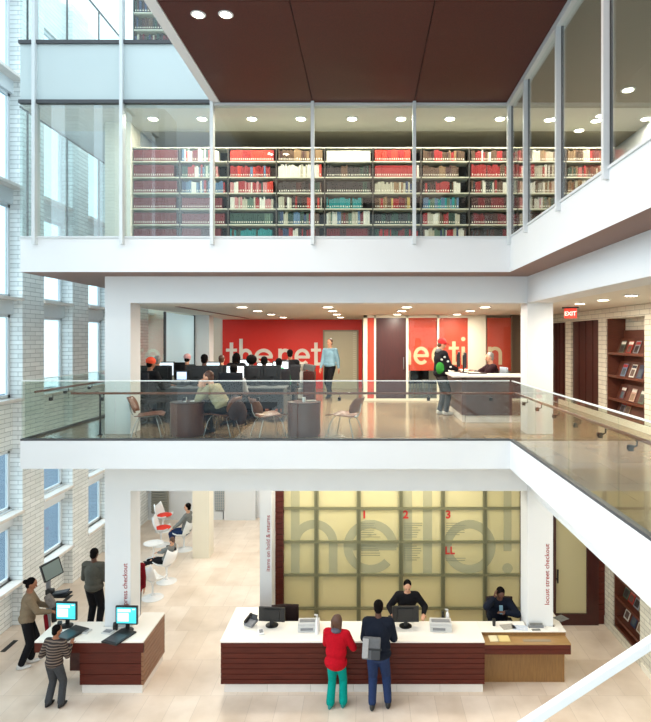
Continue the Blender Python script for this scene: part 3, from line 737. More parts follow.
        organic(c, 'hair', hm, t, .009, 2)
    for s in (-1, 1):
        c = MB(); c.ell(hc+lk*.083*k+hr*s*.030*k+hu*.012*k, .012*k, .008*k, .007*k, HQ, 10); c.build('eye', black, t, True)
    c = MB(); c.ell(hc+lk*.088*k-hu*.055*k, .022*k, .006*k, .006*k, HQ, 10); c.build('mouth', mat('lips', (150, 74, 66), .5), t, True)
    t['_'] = 0; del t['_']
    return dict(t=t, hc=hc, lk=lk, hu=hu, hr=hr, HQ=HQ, k=k, neck=neck, up=up, pel=pel, sh=sh, Q=Q, wr=wr, el=el, kn=kn)
def cap_hat(P, m, brim=True):
    c = MB(); k = P['k']; c.ell(P['hc']+P['hu']*.052*k-P['lk']*.014*k, .098*k, .112*k, .092*k, P['HQ'], 18)
    if brim: c.ell(P['hc']+P['hu']*.055*k+P['lk']*.12*k, .062*k, .075*k, .010*k, P['HQ'], 14)
    return organic(c, 'cap', m, P['t'], .009, 1)
def hood(P, m):
    c = MB(); k = P['k']; c.ell(P['neck']-Vector((0, .09, .0))*k, .12*k, .07*k, .08*k, P['Q']); c.ell(P['neck']+Vector((0, -.01, -.0))*k, .12*k, .10*k, .05*k, P['Q'])
    return organic(c, 'hood', m, P['t'], .012, 2)
def fabric(n, rgb, **kw): return mat(n, rgb, .9, noise=.35, nscale=30, spec=.15, **kw)
denim = fabric('blue_denim', (42, 58, 96)); navy = fabric('dark_navy_cloth', (24, 30, 44)); blackc = fabric('black_cloth', (26, 26, 30))
greyc = fabric('dark_grey_cloth', (70, 72, 76)); tan = fabric('tan_cloth', (138, 120, 98)); redc = fabric('red_fleece', (188, 14, 34)); teal = fabric('teal_cloth', (0, 150, 140))
beigec = fabric('beige_cloth', (176, 166, 134)); olivec = fabric('grey_olive_cloth', (90, 88, 80)); maroon = fabric('dark_red_cloth', (120, 18, 30))
lblue = fabric('light_blue_shirt', (140, 180, 200)); creamc = fabric('cream_cloth', (206, 198, 178)); greenc = fabric('green_cloth', (30, 110, 70)); greyt = fabric('grey_tshirt', (134, 136, 134))
shoeb = mat('black_shoe', (18, 18, 20), .4); shoew = mat('white_trainer', (210, 208, 204), .5)
def sitpose(hs=.45, lean=.0, feet=.42, k=1.0):
    return dict(pel=(0, 0, hs+.10), neck=(0, lean, hs+.62), fL=(-.13, feet, .085), fR=(.13, feet, .085), kneeh=(0, .6, 1))

# --- standing at the ground floor
# woman at the kiosk screen
P = person('woman in a tan sweater with tied dark hair standing by the brick wall', (X(27, 11.3), 11.3, 0), R(-62), 1.74, skin2, hairb, tan, blackc, shoew,
    neck=(0, .05, 1.42), look=(.15, 1, -.35), wL=(-.10, .42, 1.02), wR=(.16, .42, 1.02), hairstyle='bun', bulk=1.12, fL=(-.08, .06, .085), fR=(.10, -.10, .085), hem=.04, toptype='sweater')
c = MB(); c.cbox((.02, .46, .93), .20, .10, .30, 0, .03, (0, .2, .1)); c.build('handbag', black, P['t'])
c = MB(); c.cbox((.20, .34, .74), .10, .07, .52, 0, .03, (.1, 0, .1)); c.build('red_scarf', maroon, P['t'])
c = MB(); c.cbox((-.03, .40, 1.15), .26, .14, .24, 0, .05, (.5, 0, .1)); c.build('plaid_sleeve', mat('plaid_cloth', (150, 140, 132), .9, noise=.8, nscale=24), P['t'])
# boy in stripes
stripe = bpy.data.materials.new('striped_knit'); stripe.use_nodes = True; nt = stripe.node_tree; wv = nt.nodes.new('ShaderNodeTexWave'); wv.bands_direction = 'Z'; wv.inputs['Scale'].default_value = 7
tc = nt.nodes.new('ShaderNodeTexCoord'); rp = nt.nodes.new('ShaderNodeValToRGB'); rp.color_ramp.interpolation = 'CONSTANT'; rp.color_ramp.elements[0].color = srgb((36, 26, 26)); rp.color_ramp.elements[1].position = .62; rp.color_ramp.elements[1].color = srgb((112, 96, 84))
nt.links.new(tc.outputs['Object'], wv.inputs['Vector']); nt.links.new(wv.outputs['Fac'], rp.inputs[0]); nt.links.new(rp.outputs[0], nt.nodes['Principled BSDF'].inputs['Base Color']); nt.nodes['Principled BSDF'].inputs['Roughness'].default_value = .9
P = person('boy in a dark striped sweater and grey trousers standing at the express checkout counter', (X(53.5, 10.0), 10.02, 0), R(-12), 1.44, skin2, hairb, stripe, greyc, shoeb,
    neck=(0, .04, 1.17), look=(.5, 1, -.3), wL=(-.16, .16, .90), wR=(.14, .24, .98), fL=(-.12, .0, .07), fR=(.11, .03, .07), hem=.02, bulk=1.14, toptype='sweater', flare=.012)
# man by the windows
P = person('man in a dark grey jacket with his back turned left of the column', (X(94, 12.6), 12.6, 0), R(-6), 1.82, skin3, hairb, olivec, blackc, shoeb,
    look=(0, 1, -.25), wL=(-.20, .26, 1.02), wR=(.20, .26, 1.02), bulk=1.18, hem=.02)
P = person('person in a dark red coat half hidden behind the left column near the express checkout', (X(133.5, 12.9), 12.9, 0), R(20), 1.62, skin1, hairbr, maroon, blackc, shoeb, bulk=1.2, hem=.12, toptype='coat')
# girl in red
P = person('girl in a red jacket and teal trousers standing at the long counter', (X(336, 10.05), 10.03, 0), R(-12), 1.58, skin1, hairbr, redc, teal, mat('teal_shoe', (30, 130, 126), .6),
    neck=(0, .06, 1.31), look=(.15, 1, -.5), wL=(-.06, .30, 1.08), wR=(.16, .26, 1.10), fL=(-.09, -.04, .07), fR=(.12, .04, .07), eL=(-.6, -.2, -.8), eR=(.6, -.3, -.8), hairstyle='long', bulk=1.32, hem=.10, flare=.02)
c = MB(); c.ell(P['neck']-Vector((0, .03, .0)), .10, .09, .045); organic(c, 'scarf', fabric('grey_scarf', (98, 96, 108)), P['t'], .012, 2)
# man with shoulder bag
P = person('man in navy jacket and blue jeans at the counter with a grey bag', (X(378, 10.0), 9.98, 0), R(-4), 1.84, skin3, hairb, navy, denim, shoeb,
    pel=(0, -.02, .94), neck=(0, .12, 1.51), look=(0, 1, -.5), wL=(-.20, .40, 1.04), wR=(.24, .42, 1.06), fL=(-.10, -.02, .085), fR=(.17, .06, .085), bulk=1.3, hem=.02)
t = thing('shoulder_bag', 'grey and black messenger bag worn on the back of the man at the counter', 'bag', (X(372.5, 9.8)-.02, 9.755, 1.04))
m = MB(); m.cbox((0, 0, .12), .30, .09, .34, 0, .03, (-.18, .06, 0)); m.build('bag_body', fabric('mid_grey_canvas', (112, 114, 118)), t)
m = MB(); m.cbox((-.10, -.035, .14), .10, .06, .30, 0, .015, (-.18, .06, 0)); m.build('bag_flap', fabric('pale_grey_canvas', (176, 176, 178)), t)
m = MB(); m.cbox((.07, -.06, .04), .15, .05, .14, 0, .015, (-.18, .06, 0)); m.build('bag_pocket', mat('charcoal_canvas', (60, 62, 66), .8), t)
m = MB(); m.cbox((.06, -.045, .12), .22, .012, .03, 0, .004, (-.18, .06, 0)); m.build('bag_strap', black, t)
# clerk and guard behind the counter
k_ = sitpose(.62, .03, .3)
P = person('clerk in a black shirt with short dark hair standing behind the counter monitor', (X(407, 11.55), 11.62, 0), R(180), 1.70, skin1, hairb, blackc, blackc, shoeb,
    neck=(0, .14, 1.34), pel=(0, -.06, .84), look=(0, 1, -.42), wL=(-.30, .34, 1.0), wR=(.30, .34, 1.0), eL=(-.8, -.1, -1), eR=(.8, -.1, -1), bulk=1.22, toptype='shirt', fL=(-.1, -.02, .085), fR=(.1, -.02, .085))
P = person('guard in a dark jacket seated at the right desk, hand to his head', (X(500, 11.6), 11.74, 0), R(180), 1.78, skin3, hairb, navy, navy, shoeb,
    pel=(0, -.12, .66), neck=(0, .12, 1.14), look=(-.1, 1, -.75), wL=(-.05, .36, .99), wR=(.13, .22, 1.22), hR=(-.15, .0, 1), eL=(-1, .1, -.3), eR=(1, .5, -.8), fL=(-.13, .2, .085), fR=(.13, .2, .085), kneeh=(0, .6, 1), bulk=1.3)
c = MB(); c.cbox(P['neck']+Vector((-.085, .128, -.19)), .035, .012, .05, 0, .004); c.build('badge', lightgrey, P['t'])
c = MB(); c.cbox(P['neck']+Vector((.0, .118, -.15)), .07, .02, .16, 0, .008, (.2, 0, 0)); c.build('shirt_front', lblue, P['t'])
# --- chairs
def tulip(red=False, nm='tulip_chair'):
    t = thing(nm, '', 'chair')
    m = MB(); m.lathe([(.26, 0), (.26, .008), (.16, .025), (.05, .06), (.026, .12), (.024, .30), (.045, .38), (.10, .42)], (0, 0, 0), 28); m.build('pedestal', whiteplastic, t, 'auto')
    prof = [(.24, .46, .26), (.10, .42, .27), (-.08, .43, .27), (-.18, .52, .26), (-.23, .66, .25), (-.27, .82, .20)]   # y, z, half width
    g = []
    for (y, z, w) in prof: g.append([(w*math.sin(a)*1.0, y+.10*(1-math.cos(a))*(1 if z > .5 else .0), z+.13*(1-math.cos(a))) for a in [R(-80+20*q) for q in range(9)]])
    m = MB(); m.sheet(g, .016); m.build('shell', whiteplastic, t, True)
    if red:
        m = MB(); m.ell((0, .06, .53), .235, .235, .05, None, 24); m.build('cushion', redcush, t, True)
    return t
tc0 = tulip(); tc0.location = (X(152, 14.2), 14.25, 0); tc0.rotation_euler.z = R(-35); tc0['label'] = 'white pedestal tulip chair nearest the left column, under the resting legs'; G = 'white tulip chairs in the lounge'; tc0['group'] = G
clone(tc0, (X(166, 15.15), 15.2, 0), R(70), 'white tulip chair in which the reclining child sits')
clone(tc0, (X(183, 17.4), 17.5, 0), R(80), 'white tulip chair under the man in the grey shirt')
tr = tulip(True); tr.location = (X(161, 17.9), 17.9, 0); tr.rotation_euler.z = R(-80); tr['label'] = 'white tulip chair with a red cushion, the nearer of the two facing the seated man'; tr['group'] = 'tulip chairs with red cushions'
clone(tr, (X(163, 19.2), 19.2, 0), R(-100), 'white tulip chair with a red cushion, the farther one beside the louvre')
t = thing('side_table', 'low round white pedestal table in the lounge', 'table', (X(153, 16.7), 16.75, 0))
m = MB(); m.lathe([(.22, 0), (.20, .012), (.04, .05), (.025, .2), (.03, .44)], (0, 0, 0), 24); m.build('pedestal', whiteplastic, t, 'auto')
m = MB(); m.lathe([(.26, .44), (.28, .455), (.28, .465)], (0, 0, 0), 28); m.build('tabletop', whiteplastic, t, 'auto')
# seated lounge man, facing left
P = person('man in grey shirt and jeans sitting in a white lounge chair', (X(183, 17.4)+.02, 17.5, 0), R(86), 1.76, skin1, hairb, greyt, denim, shoeb,
    pel=(0, -.05, .57), neck=(0, -.10, 1.12), look=(0, 1, -.1), wL=(-.12, .34, .64), wR=(.12, .34, .66), fL=(-.10, .30, .085), fR=(.12, .44, .10), kneeh=(0, .5, 1), bulk=1.1, toptype='shirt')
P = person('child reclining with dark hair and outstretched legs across two white chairs', (X(166, 15.15), 15.2, 0), R(72), 1.30, skin1, hairbr, greyt, blackc, shoeb,
    pel=(0, .02, .56), neck=(0, -.16, .98), look=(0, .8, -.6), wL=(-.08, .22, .76), wR=(.08, .24, .76), fL=(-.06, .66, .40), fR=(.06, .68, .44), kneeh=(0, .2, 1), toe=(0, 1), bulk=1.05, toptype='shirt')

# --- mezzanine people
def mz(label, px, D, rot, **kw): return person(label, (X(px, D), D, M), R(rot), **kw)
P = mz('man in light blue shirt and black trousers walking past the red wall', 330, 17.6, 150, H=1.80, skin=skin1, hair=hairbr, top=lblue, bottom=blackc, shoe=shoeb, fL=(-.09, .20, .085), fR=(.09, -.16, .11), wL=(-.24, -.12, .84), wR=(.24, .16, .86), bulk=1.1, toptype='shirt')
P = mz('patron in a red cap and black and green jacket standing at the reference desk', 441, 13.7, -75, H=1.80, skin=skin1, hair=hairbr, top=fabric('black_print_jacket', (28, 28, 34)), bottom=greyc, shoe=shoew, wL=(-.12, .36, 1.06), wR=(.14, .36, 1.06), bulk=1.3, fL=(-.1, 0, .085), fR=(.1, .08, .085), look=(.1, 1, -.35), hem=.02)
cap_hat(P, mat('red_cap', (200, 30, 34), .7))
c = MB(); c.ell(P['neck']+Vector((0, -.06, -.0)), .10, .08, .06); organic(c, 'grey_hood', fabric('grey_hood', (128, 130, 132)), P['t'], .012, 2)
c = MB(); c.ell((.15, -.085, 1.10), .095, .10, .15); organic(c, 'green_side_panel', fabric('green_panel', (52, 138, 56)), P['t'], .012, 2)
for pos in ((.275, .06, 1.26), (.268, -.02, 1.36), (.285, .12, 1.13), (.24, -.08, 1.30)):
    c = MB(); c.ell(pos, .022, .03, .024); c.build('printed_badge', lightgrey, P['t'], True)
c = MB(); c.ell((0, 0, .97), .20, .155, .05); organic(c, 'grey_shirt_hem', fabric('grey_hem', (150, 150, 152)), P['t'], .012, 1)
P = mz('librarian in a dark maroon sweater with greying hair seated behind the reference desk', 492, 13.95, 95, H=1.78, skin=skin1, hair=hairg, top=fabric('maroon_black_sweater', (48, 26, 32)), bottom=blackc, shoe=shoeb, pel=(0, -.05, .66), neck=(0, .03, 1.18), look=(0, 1, -.2), wL=(-.22, .50, 1.0), wR=(.20, .52, 1.0), fL=(-.1, .35, .085), fR=(.1, .35, .085), kneeh=(0, .6, 1), bulk=1.25, toptype='sweater')
def user(label, px, D, rot, hs=.46, lean=.05, **kw):
    sp = sitpose(hs, lean); sp.update(kw); sp.setdefault('wL', (-.18, .42, hs+.30)); sp.setdefault('wR', (.18, .42, hs+.30)); sp.setdefault('fine', .010); sp.setdefault('shoe', shoeb); sp.setdefault('bottom', blackc); sp.setdefault('bulk', 1.2)
    return mz(label, px, D, rot, **sp)
GU = 'people at the mezzanine computers'
P = user('computer user in an orange cap and black coat at the left end', 148, 12.05, -30, skin=skin2, top=blackc, hs=.50); cap_hat(P, mat('orange_cap', (240, 84, 50), .8), False)
P = user('computer user with grey hair and black jacket beside the orange capped one', 157, 13.5, 10, hs=.50, hair=hairg, top=blackc)
P = user('computer user with a white hooded top and black hair in front of a bright monitor', 233, 12.05, 0, skin=skin2, top=fabric('white_grey_top', (176, 176, 178)), hs=.36); hood(P, fabric('white_hood', (206, 208, 208)))
P = user('computer user in a black jacket with a grey collar and short black hair', 203.5, 13.5, -5, skin=skin3, top=blackc, hs=.52, H=1.8)
P = user('computer user with big black hair and dark green jacket', 251, 13.5, 0, skin=skin3, top=fabric('dark_green_jacket', (28, 38, 34)), hs=.50, hairstyle='big', bulk=1.4)
P = user('computer user in a cream sweater at the middle computers', 264, 13.6, 5, skin=skin3, top=creamc, hs=.48)
P = user('computer user in a green top at the right end of the computer row', 279, 13.55, 10, skin=skin2, top=greenc, hs=.44)
P = user('computer user with reddish brown hair seen beyond the bright monitor', 221, 15.3, 0, skin=skin1, hair=hairbr, top=fabric('brown_red_top', (110, 70, 66)), hs=.46)
P = user('dark haired computer user in black at the farthest table', 236, 15.4, 0, skin=skin2, top=blackc, hs=.52, hairstyle='long')
P = user('dark haired computer user at the far right beside the copier', 290, 15.6, 10, skin=skin2, top=blackc, hs=.60)
P = user('computer user in a red and white knit cap at the back left', 186.5, 15.3, 0, skin=skin1, top=blackc, hs=.48); cap_hat(P, mat('red_white_cap', (220, 60, 66), .8, noise=.9, nscale=18, rgb2=(240, 230, 230)), False)
# reader in front
P = mz('man in a beige jacket sitting hunched beside the left drum table', 217, 10.95, 78, H=1.74, skin=skin1, hair=hairbr, top=beigec, bottom=fabric('dark_olive_trousers', (52, 50, 46)), shoe=shoeb,
    pel=(0, -.14, .50), neck=(0, .12, .92), look=(0, 1, -.25), wL=(-.06, .30, .86), wR=(.04, .28, .88), hL=(0, .1, 1), hR=(0, .1, 1), eL=(-.3, .6, -1), eR=(.3, .6, -1), fL=(-.12, .26, .085), fR=(.12, .18, .085), kneeh=(0, .6, 1), bulk=1.22)
c = MB(); c.ell((.0, -.36, .50), .22, .13, .24); c.ell((.1, -.44, .38), .14, .10, .22); o = organic(c, 'draped_coat', fabric('brown_grey_coat', (86, 70, 70)), None, .014, 3)
o.location = P['t'].location; o.rotation_euler = P['t'].rotation_euler; tag(o, 'brown and grey coat draped over the back of the reader\'s chair', 'coat')
# ================================================================== GROUND FLOOR FURNITURE
DT = .94
def slats(m, x0, x1, y0, y1, z0, z1, n, mi=0, gap=.012):
    h = (z1-z0)/n
    for i in range(n): m.box(x0, x1, y0, y1, z0+i*h+gap/2, z0+(i+1)*h-gap/2, mi)
    m.box(x0+.012, x1-.012, y0+.012, y1-.0 if y1-y0 < .05 else y1-.012, z0, z1, mi)
# express checkout kiosk
kx0, kx1, ky0, ky1 = X(34.5, 10.4), X(143.4, 10.4), 10.4, 11.5
t = thing('checkout_counter', 'smaller slatted wood checkout counter with white top at the left column', 'counter', ((kx0+kx1)/2, 10.9, 0)); O = t.location
def L(m, o=None):
    o = Vector(O if o is None else o); m.v = [tuple(Vector(p)-o) for p in m.v]; return m
m = MB(); m.prism([(kx0, ky0), (kx1, ky0), (kx1, 11.5), (-4.40, 11.5), (-4.40, 10.92), (-4.92, 10.92), (-4.92, 11.12), (kx0+.0, 11.12)], DT-.03, DT); L(m).build('countertop', corian, t)
km = (kx0+kx1)/2-.17
m = MB(); slats(m, km, kx1-.02, ky0+.01, ky0+.05, .15, .73, 3); m.box(kx0, kx1, ky0, ky0+.04, .735, DT-.03); m.box(kx0, kx0+.03, ky0+.04, 11.1, .735, DT-.03); m.box(kx0, kx1-.03, 11.06, 11.1, .735, DT-.031) ; L(m).build('front_panel', wood, t)
m = MB(); slats(m, 0, 1, 0, 1, .15, DT-.03, 8)
m2 = MB(); 
for i in range(9):
    h = (DT-.03-.15)/9; m2.box(kx1-.04, kx1-.0, ky0+.005, 11.5, .15+i*h+.006, .15+(i+1)*h-.006)
m2.box(kx1-.05, kx1-.012, ky0+.05, 11.49, .15, DT-.03); L(m2).build('side_panel', woodside, t)
m = MB(); m.box(km, km+.04, ky0+.05, 11.1, .15, .735); m.box(kx0+.35, km, 10.95, 10.99, .1, .735); m.box(km-.02, km, 10.9, 11.1, .1, .735); L(m).build('knee_recess', darkwood, t)
m = MB(); m.box(km+.03, kx1-.03, ky0+.03, 11.05, 0, .15); m.box(kx1-.5, kx1-.03, 11.05, 11.48, 0, .15); L(m).build('plinth', marble, t)
def monitor(label, x, y, z, rot, w=.40, h=.33, screen=None, group=None, nm='monitor'):
    t = thing(nm, label, 'monitor', (x, y, z), rot, group)
    m = MB(); m.lathe([(.12, 0), (.12, .012), (.05, .02), (.03, .025)], (0, 0, 0), 24); m.build('base', blackm, t, 'auto')
    m = MB(); m.box(-.035, .035, .02, .05, .01, .22, 0, .006); m.build('stand', black, t)
    m = MB(); m.box(-w/2, w/2, -.02, .025, .12, .12+h, 0, .008); m.box(-w*.3, w*.3, .02, .05, .17, .07+h, 0, .008); m.build('housing', black, t)
    m = MB(); m.box(-w/2+.022, w/2-.022, -.0235, -.0205, .145, .095+h); s = m.build('screen', mat('dark_screen', (30, 32, 36), .2) if screen is None else screen[0], t)
    if screen and len(screen) > 1:
        m = MB()
        for (a, b, c_, d_) in screen[2]: m.box(-w/2+.022+a*(w-.044), -.478*0-w/2+.022+b*(w-.044), -.0255, -.0238, .145+c_*(h-.05), .145+d_*(h-.05))
        m.build('screen_content', screen[1], s)
    return t
cyan = mat('cyan_screen', (70, 196, 214), .3, emit=.85); wscr = mat('white_screen', (228, 240, 248), .3, emit=1.1); bscr = mat('pale_blue_content', (214, 244, 250), .3, emit=.9); navys = mat('blue_picture', (60, 90, 130), .3, emit=.5)
lay = [(.06, .72, .72, .90), (.06, .62, .12, .66), (.8, .95, .86, .93)]
monitor('lit monitor with a cyan page at the left end of the express checkout counter', X(66.5, 10.95), 10.95, DT, R(-4), .41, .34, (cyan, bscr, lay), 'monitors on the express checkout')
monitor('lit monitor with a cyan page in front of the left column', X(127.3, 10.80), 10.78, DT, R(-2), .41, .34, (cyan, bscr, lay), 'monitors on the express checkout')
def pad(label, x, y, rot):
    t = thing('scanner_pad', label, 'scanner pad', (x, y, DT), rot)
    m = MB(); m.box(-.17, .17, -.26, .24, .002, .03, 0, .008); m.build('pad_base', black, t); m = MB(); m.box(-.14, .14, -.22, .06, .03, .036, 0, .003); m.build('pad_surface', mat('charcoal_pad', (44, 46, 50), .3), t); return t
pad('black scanner pad overhanging the front edge of the express counter at right', X(120, 10.55), 10.53, R(-20)); pad('black scanner pad in front of the boy on the express counter', X(70, 10.6), 10.66, R(-22))
def reader(label, x, y, rot=0):
    t = thing('card_reader', label, 'card reader', (x, y, DT), rot)
    m = MB(); m.box(-.10, .10, -.08, .08, .0, .02, 0, .006); m.build('body', lightgrey, t); m = MB(); m.box(-.08, .06, -.05, .05, .02, .026); m.build('display', midgrey, t)
reader('small grey card reader on the express counter beside the left monitor', X(85, 10.75), 10.74, R(-12)); reader('small grey card reader on the express counter near the column', X(108, 10.70), 10.72, R(-12))
m = MB(); m.cbox((0, 0, .07), .09, .10, .13, 0, .03, (.3, 0, .3)); o = m.build('barcode_scanner', black, None, False, (X(115.5, 10.8), 10.80, DT)); tag(o, 'small black barcode scanner left of the column monitor', 'scanner')
m = MB(); m.cbox((0, 0, .07), .08, .10, .13, 0, .03, (.3, 0, .3)); o = m.build('barcode_scanner', black, None, False, (X(57, 10.85)+.05, 10.85, DT)); tag(o, 'small black barcode scanner behind the boy beside the left monitor', 'scanner')
# touch screen stand
t = thing('screen_stand', 'tall grey stand with a tilted black screen and keyboard shelf by the brick wall', 'computer stand', (X(48.5, 12.1), 12.1, 0))
m = MB(); m.lathe([(.22, 0), (.22, .015), (.05, .03)], (0, 0, 0), 22); m.build('base', midgrey, t, 'auto')
m = MB(); m.box(-.035, .035, -.03, .03, .02, 1.60, 0, .006); m.build('pole', midgrey, t)
T = Matrix.Translation((.10, -.06, 1.56)) @ Euler((R(-6), R(-13), R(56))).to_matrix().to_4x4()
m = MB(); m.box(-.20, .20, -.03, .03, -.17, .19, 0, .01, T); s = m.build('housing', black, t); m = MB(); m.box(-.175, .175, -.034, -.031, -.145, .165, 0, 0, T); m.build('screen', mat('grey_green_screen', (128, 142, 138), .25), t)
m = MB(); m.box(-.0, .44, -.16, .12, 1.02, 1.05, 0, .008); m.build('keyboard_shelf', blackm, t); m = MB(); m.cbox((.27, -.02, 1.085), .30, .17, .03, 0, .008, (.0, -.14, .1)); m.build('keyboard', mat('slate_keyboard', (70, 76, 84), .5), t)
m = MB(); m.cbox((.06, -.05, 1.11), .14, .12, .10, 0, .015); m.build('card_box', black, t)
for i, (a, b, dd) in enumerate((((5, 652), (12, 648), 0), ((52, 612), (67, 600.5), 0))):
    D_ = 6.35*F/(a[1]-338); D2 = 6.35*F/(b[1]-338)
    m = MB(); m.box(-.05, .05, 0, D2-D_+.3, 0.0, .006); o = m.build('floor_vent', blackm, None, False, (X(a[0], D_) if i else -7.35, D_, 0)); tag(o, ('dark slot floor vent beside the brick wall at the left picture edge', 'dark slot floor vent in front of the brick wall behind the screen stand')[i], 'floor vent')

# main desk
a0, a1 = X(220, 10.4), X(484.8, 10.4)
t = thing('reception_counter', 'long slatted mahogany counter with white top and pale plinth in the middle of the hall', 'counter', (0, 10.9, 0)); O = t.location
m = MB(); m.prism([(a0, 10.4), (a1, 10.4), (a1, 11.14), (-1.75, 11.14), (-1.75, 11.72), (a0, 11.72)], DT-.028, DT); L(m).build('countertop', corian, t)
m = MB(); slats(m, a0+.01, a1, 10.415, 10.455, .16, DT-.03, 8); L(m).build('front_panel', wood, t)
m = MB()
for i in range(8):
    h = (DT-.03-.16)/8; m.box(a0+.01, a0+.045, 10.455, 11.7, .16+i*h+.006, .16+(i+1)*h-.006)
m.box(a0+.02, a0+.06, 10.455, 11.69, .16, DT-.03); m.box(a1-.04, a1, 10.455, 11.1, .16, DT-.03); L(m).build('side_panel', wood, t)
m = MB(); m.box(a0+.06, a1-.04, 10.46, 10.5, .16, DT-.03); m.box(a0+.06, -1.8, 11.6, 11.64, .1, DT-.03); L(m).build('inner_panel', woodside, t)
m = MB()
for q in range(6):
    w_ = (a1-a0-.08)/6; m.box(a0+.06+q*w_+.002, a0+.06+(q+1)*w_-.002, 10.46, 10.6, 0, .16)
m.box(a0+.06, a0+.2, 10.6, 11.65, 0, .16); L(m).build('plinth', marble, t)
# right desk wrapping the column
b1 = X(566.5, 10.73)
t = thing('guard_desk', 'oak desk with white top and lower transaction shelf wrapping the right column', 'desk', (2.9, 10.95, 0)); O = t.location
m = MB(); m.prism([(a1+.002, 10.74), (b1, 10.74), (b1, 11.62), (3.54, 11.62), (3.54, 10.915), (3.0, 10.915), (3.0, 11.14), (a1+.002, 11.14)], DT-.012, DT); L(m).build('countertop', corian, t)
m = MB(); m.prism([(a1+.02, 10.75), (b1-.01, 10.75), (b1-.01, 11.6), (3.56, 11.6), (3.56, 10.91), (2.98, 10.91), (2.98, 11.12), (a1+.02, 11.12)], DT-.07, DT-.012); L(m).build('top_edge', oak, t)
b2 = X(571, 10.45)
m = MB(); m.box(a1+.002, b2, 10.45, 10.88, .846, .865); L(m).build('lower_shelf', mat('pale_oak_shelf', (176, 142, 94), .35, nscale=4, stretch=(1.5, 10, 10), rgb2=(146, 110, 66)), t)
m = MB(); m.box(a1+.002, b2, 10.452, 10.48, .765, .845); m.box(a1+.002, b2, 10.452, 10.48, .675, .758); m.box(a1+.01, b2-.01, 10.46, 10.5, .68, .84); m.box(b2-.03, b2, 10.48, 10.88, .675, .845); L(m).build('apron', wood, t)
m = MB(); m.box(a1+.002, X(564.5, 10.76), 10.76, 10.79, .0, .86); m.box(X(564.5, 10.76)-.03, X(564.5, 10.76), 10.79, 11.6, .0, .86); m.box(a1+.002, a1+.03, 10.79, 11.1, 0, .86); L(m).build('front_panel', oak, t)
# things on the counters
def onc(nm, label, cat, px, D, z=DT, rot=0, group=None): return thing(nm, label, cat, (X(px, D), D, z), R(rot), group)
monitor('black desktop monitor seen from behind at the left end of the long counter', X(272, 10.98), 10.98, DT, R(174), .50, .40).scale.z = .66
monitor('black desktop monitor in front of the standing clerk', X(405.5, 10.95), 10.95, DT, R(182), .50, .42).scale.z = .70
t = onc('telephone', 'black and grey desk telephone at the left end of the long counter', 'telephone', 251, 11.0, DT, -30)
m = MB(); m.cbox((0, 0, .05), .20, .20, .05, 0, .01, (.3, 0, 0)); m.build('base', midgrey, t); m = MB(); m.cbox((-.07, 0, .11), .05, .22, .05, 0, .02, (.45, 0, 0)); m.build('handset', black, t)
m = MB(); m.cbox((.03, .06, .13), .13, .02, .09, 0, .006, (-.4, 0, 0)); m.build('display', black, t)
t = onc('card_terminal', 'small white card terminal with keypad beside the telephone', 'card terminal', 261, 10.68, DT, 20)
m = MB(); m.cbox((0, 0, .025), .10, .15, .03, 0, .008, (.1, 0, 0)); m.build('body', whiteplastic, t); m = MB(); m.cbox((0, .0, .043), .07, .10, .006, 0, .002, (.1, 0, 0)); m.build('keypad', midgrey, t)
def printer(label, px, D, rot):
    t = onc('receipt_printer', label, 'printer', px, D, DT, rot, 'grey printers on the long counter')
    m = MB(); m.box(-.20, .20, -.10, .12, 0, .15, 0, .015); m.box(-.20, .20, -.13, -.09, 0, .10, 0, .01); m.build('housing', lightgrey, t)
    m = MB(); m.box(-.17, .17, -.06, .05, .149, .158, 0, .003); m.build('lid', midgrey, t); m = MB(); m.box(-.15, .08, -.136, -.129, .03, .075); m.build('paper_slot', midgrey, t)
printer('grey desktop printer on the long counter left of the girl in red', 309, 10.85, 3); printer('grey desktop printer on the long counter right of the clerk', 440.5, 10.85, -3)
def bottle(label, px, D, h, r=.033):
    t = onc('spray_bottle', label, 'bottle', px, D)
    m = MB(); m.lathe([(r, 0), (r, h*.62), (r*.9, h*.7), (.014, h*.8), (.013, h*.86)], (0, 0, 0), 18); m.build('bottle_body', whiteplastic, t, 'auto'); m = MB(); m.lathe([(.018, h*.85), (.018, h*.95), (.01, h)], (0, 0, 0), 12); m.box(-.05, .01, -.01, .01, h*.93, h); m.build('pump', lightgrey, t)
bottle('tall white bottle standing beside the left printer', 317, 10.66, .36); bottle('white bottle standing behind the right printer', 447.5, 11.04, .28)
m = MB(); m.lathe([(.02, 0), (.025, .12), (.014, .17), (.02, .18), (.02, .22)], (0, 0, 0), 14); o = m.build('dark_bottle', black, None, 'auto', (X(443, 11.06), 11.06, DT)); tag(o, 'small dark bottle beside the white bottle behind the right printer', 'bottle')
t = onc('computer_mouse', 'white computer mouse on the counter left of the clerk\'s monitor', 'mouse', 394, 10.72); m = MB(); m.ell((0, 0, .018), .035, .055, .018); m.build('mouse_body', whiteplastic, t, True)
t = onc('hand_scanner', 'black hand scanner on a stand between the man and the clerk\'s monitor', 'scanner', 390, 10.95); m = MB(); m.lathe([(.05, 0), (.05, .015), (.015, .03), (.012, .14)], (0, 0, 0), 16); m.build('stand', black, t); m = MB(); m.cbox((0, 0, .17), .07, .15, .05, 0, .015, (-.5, 0, 0)); m.build('scanner_head', black, t)
t = onc('paper_cup', 'black cylindrical cup in front of the security guard', 'cup', 494, 10.97); m = MB(); m.lathe([(.028, 0), (.034, .11)], (0, 0, 0), 18); m.build('cup_body', black, t); m = MB(); m.lathe([(.036, .11), (.036, .122)], (0, 0, 0), 18); m.build('lid', blackm, t)
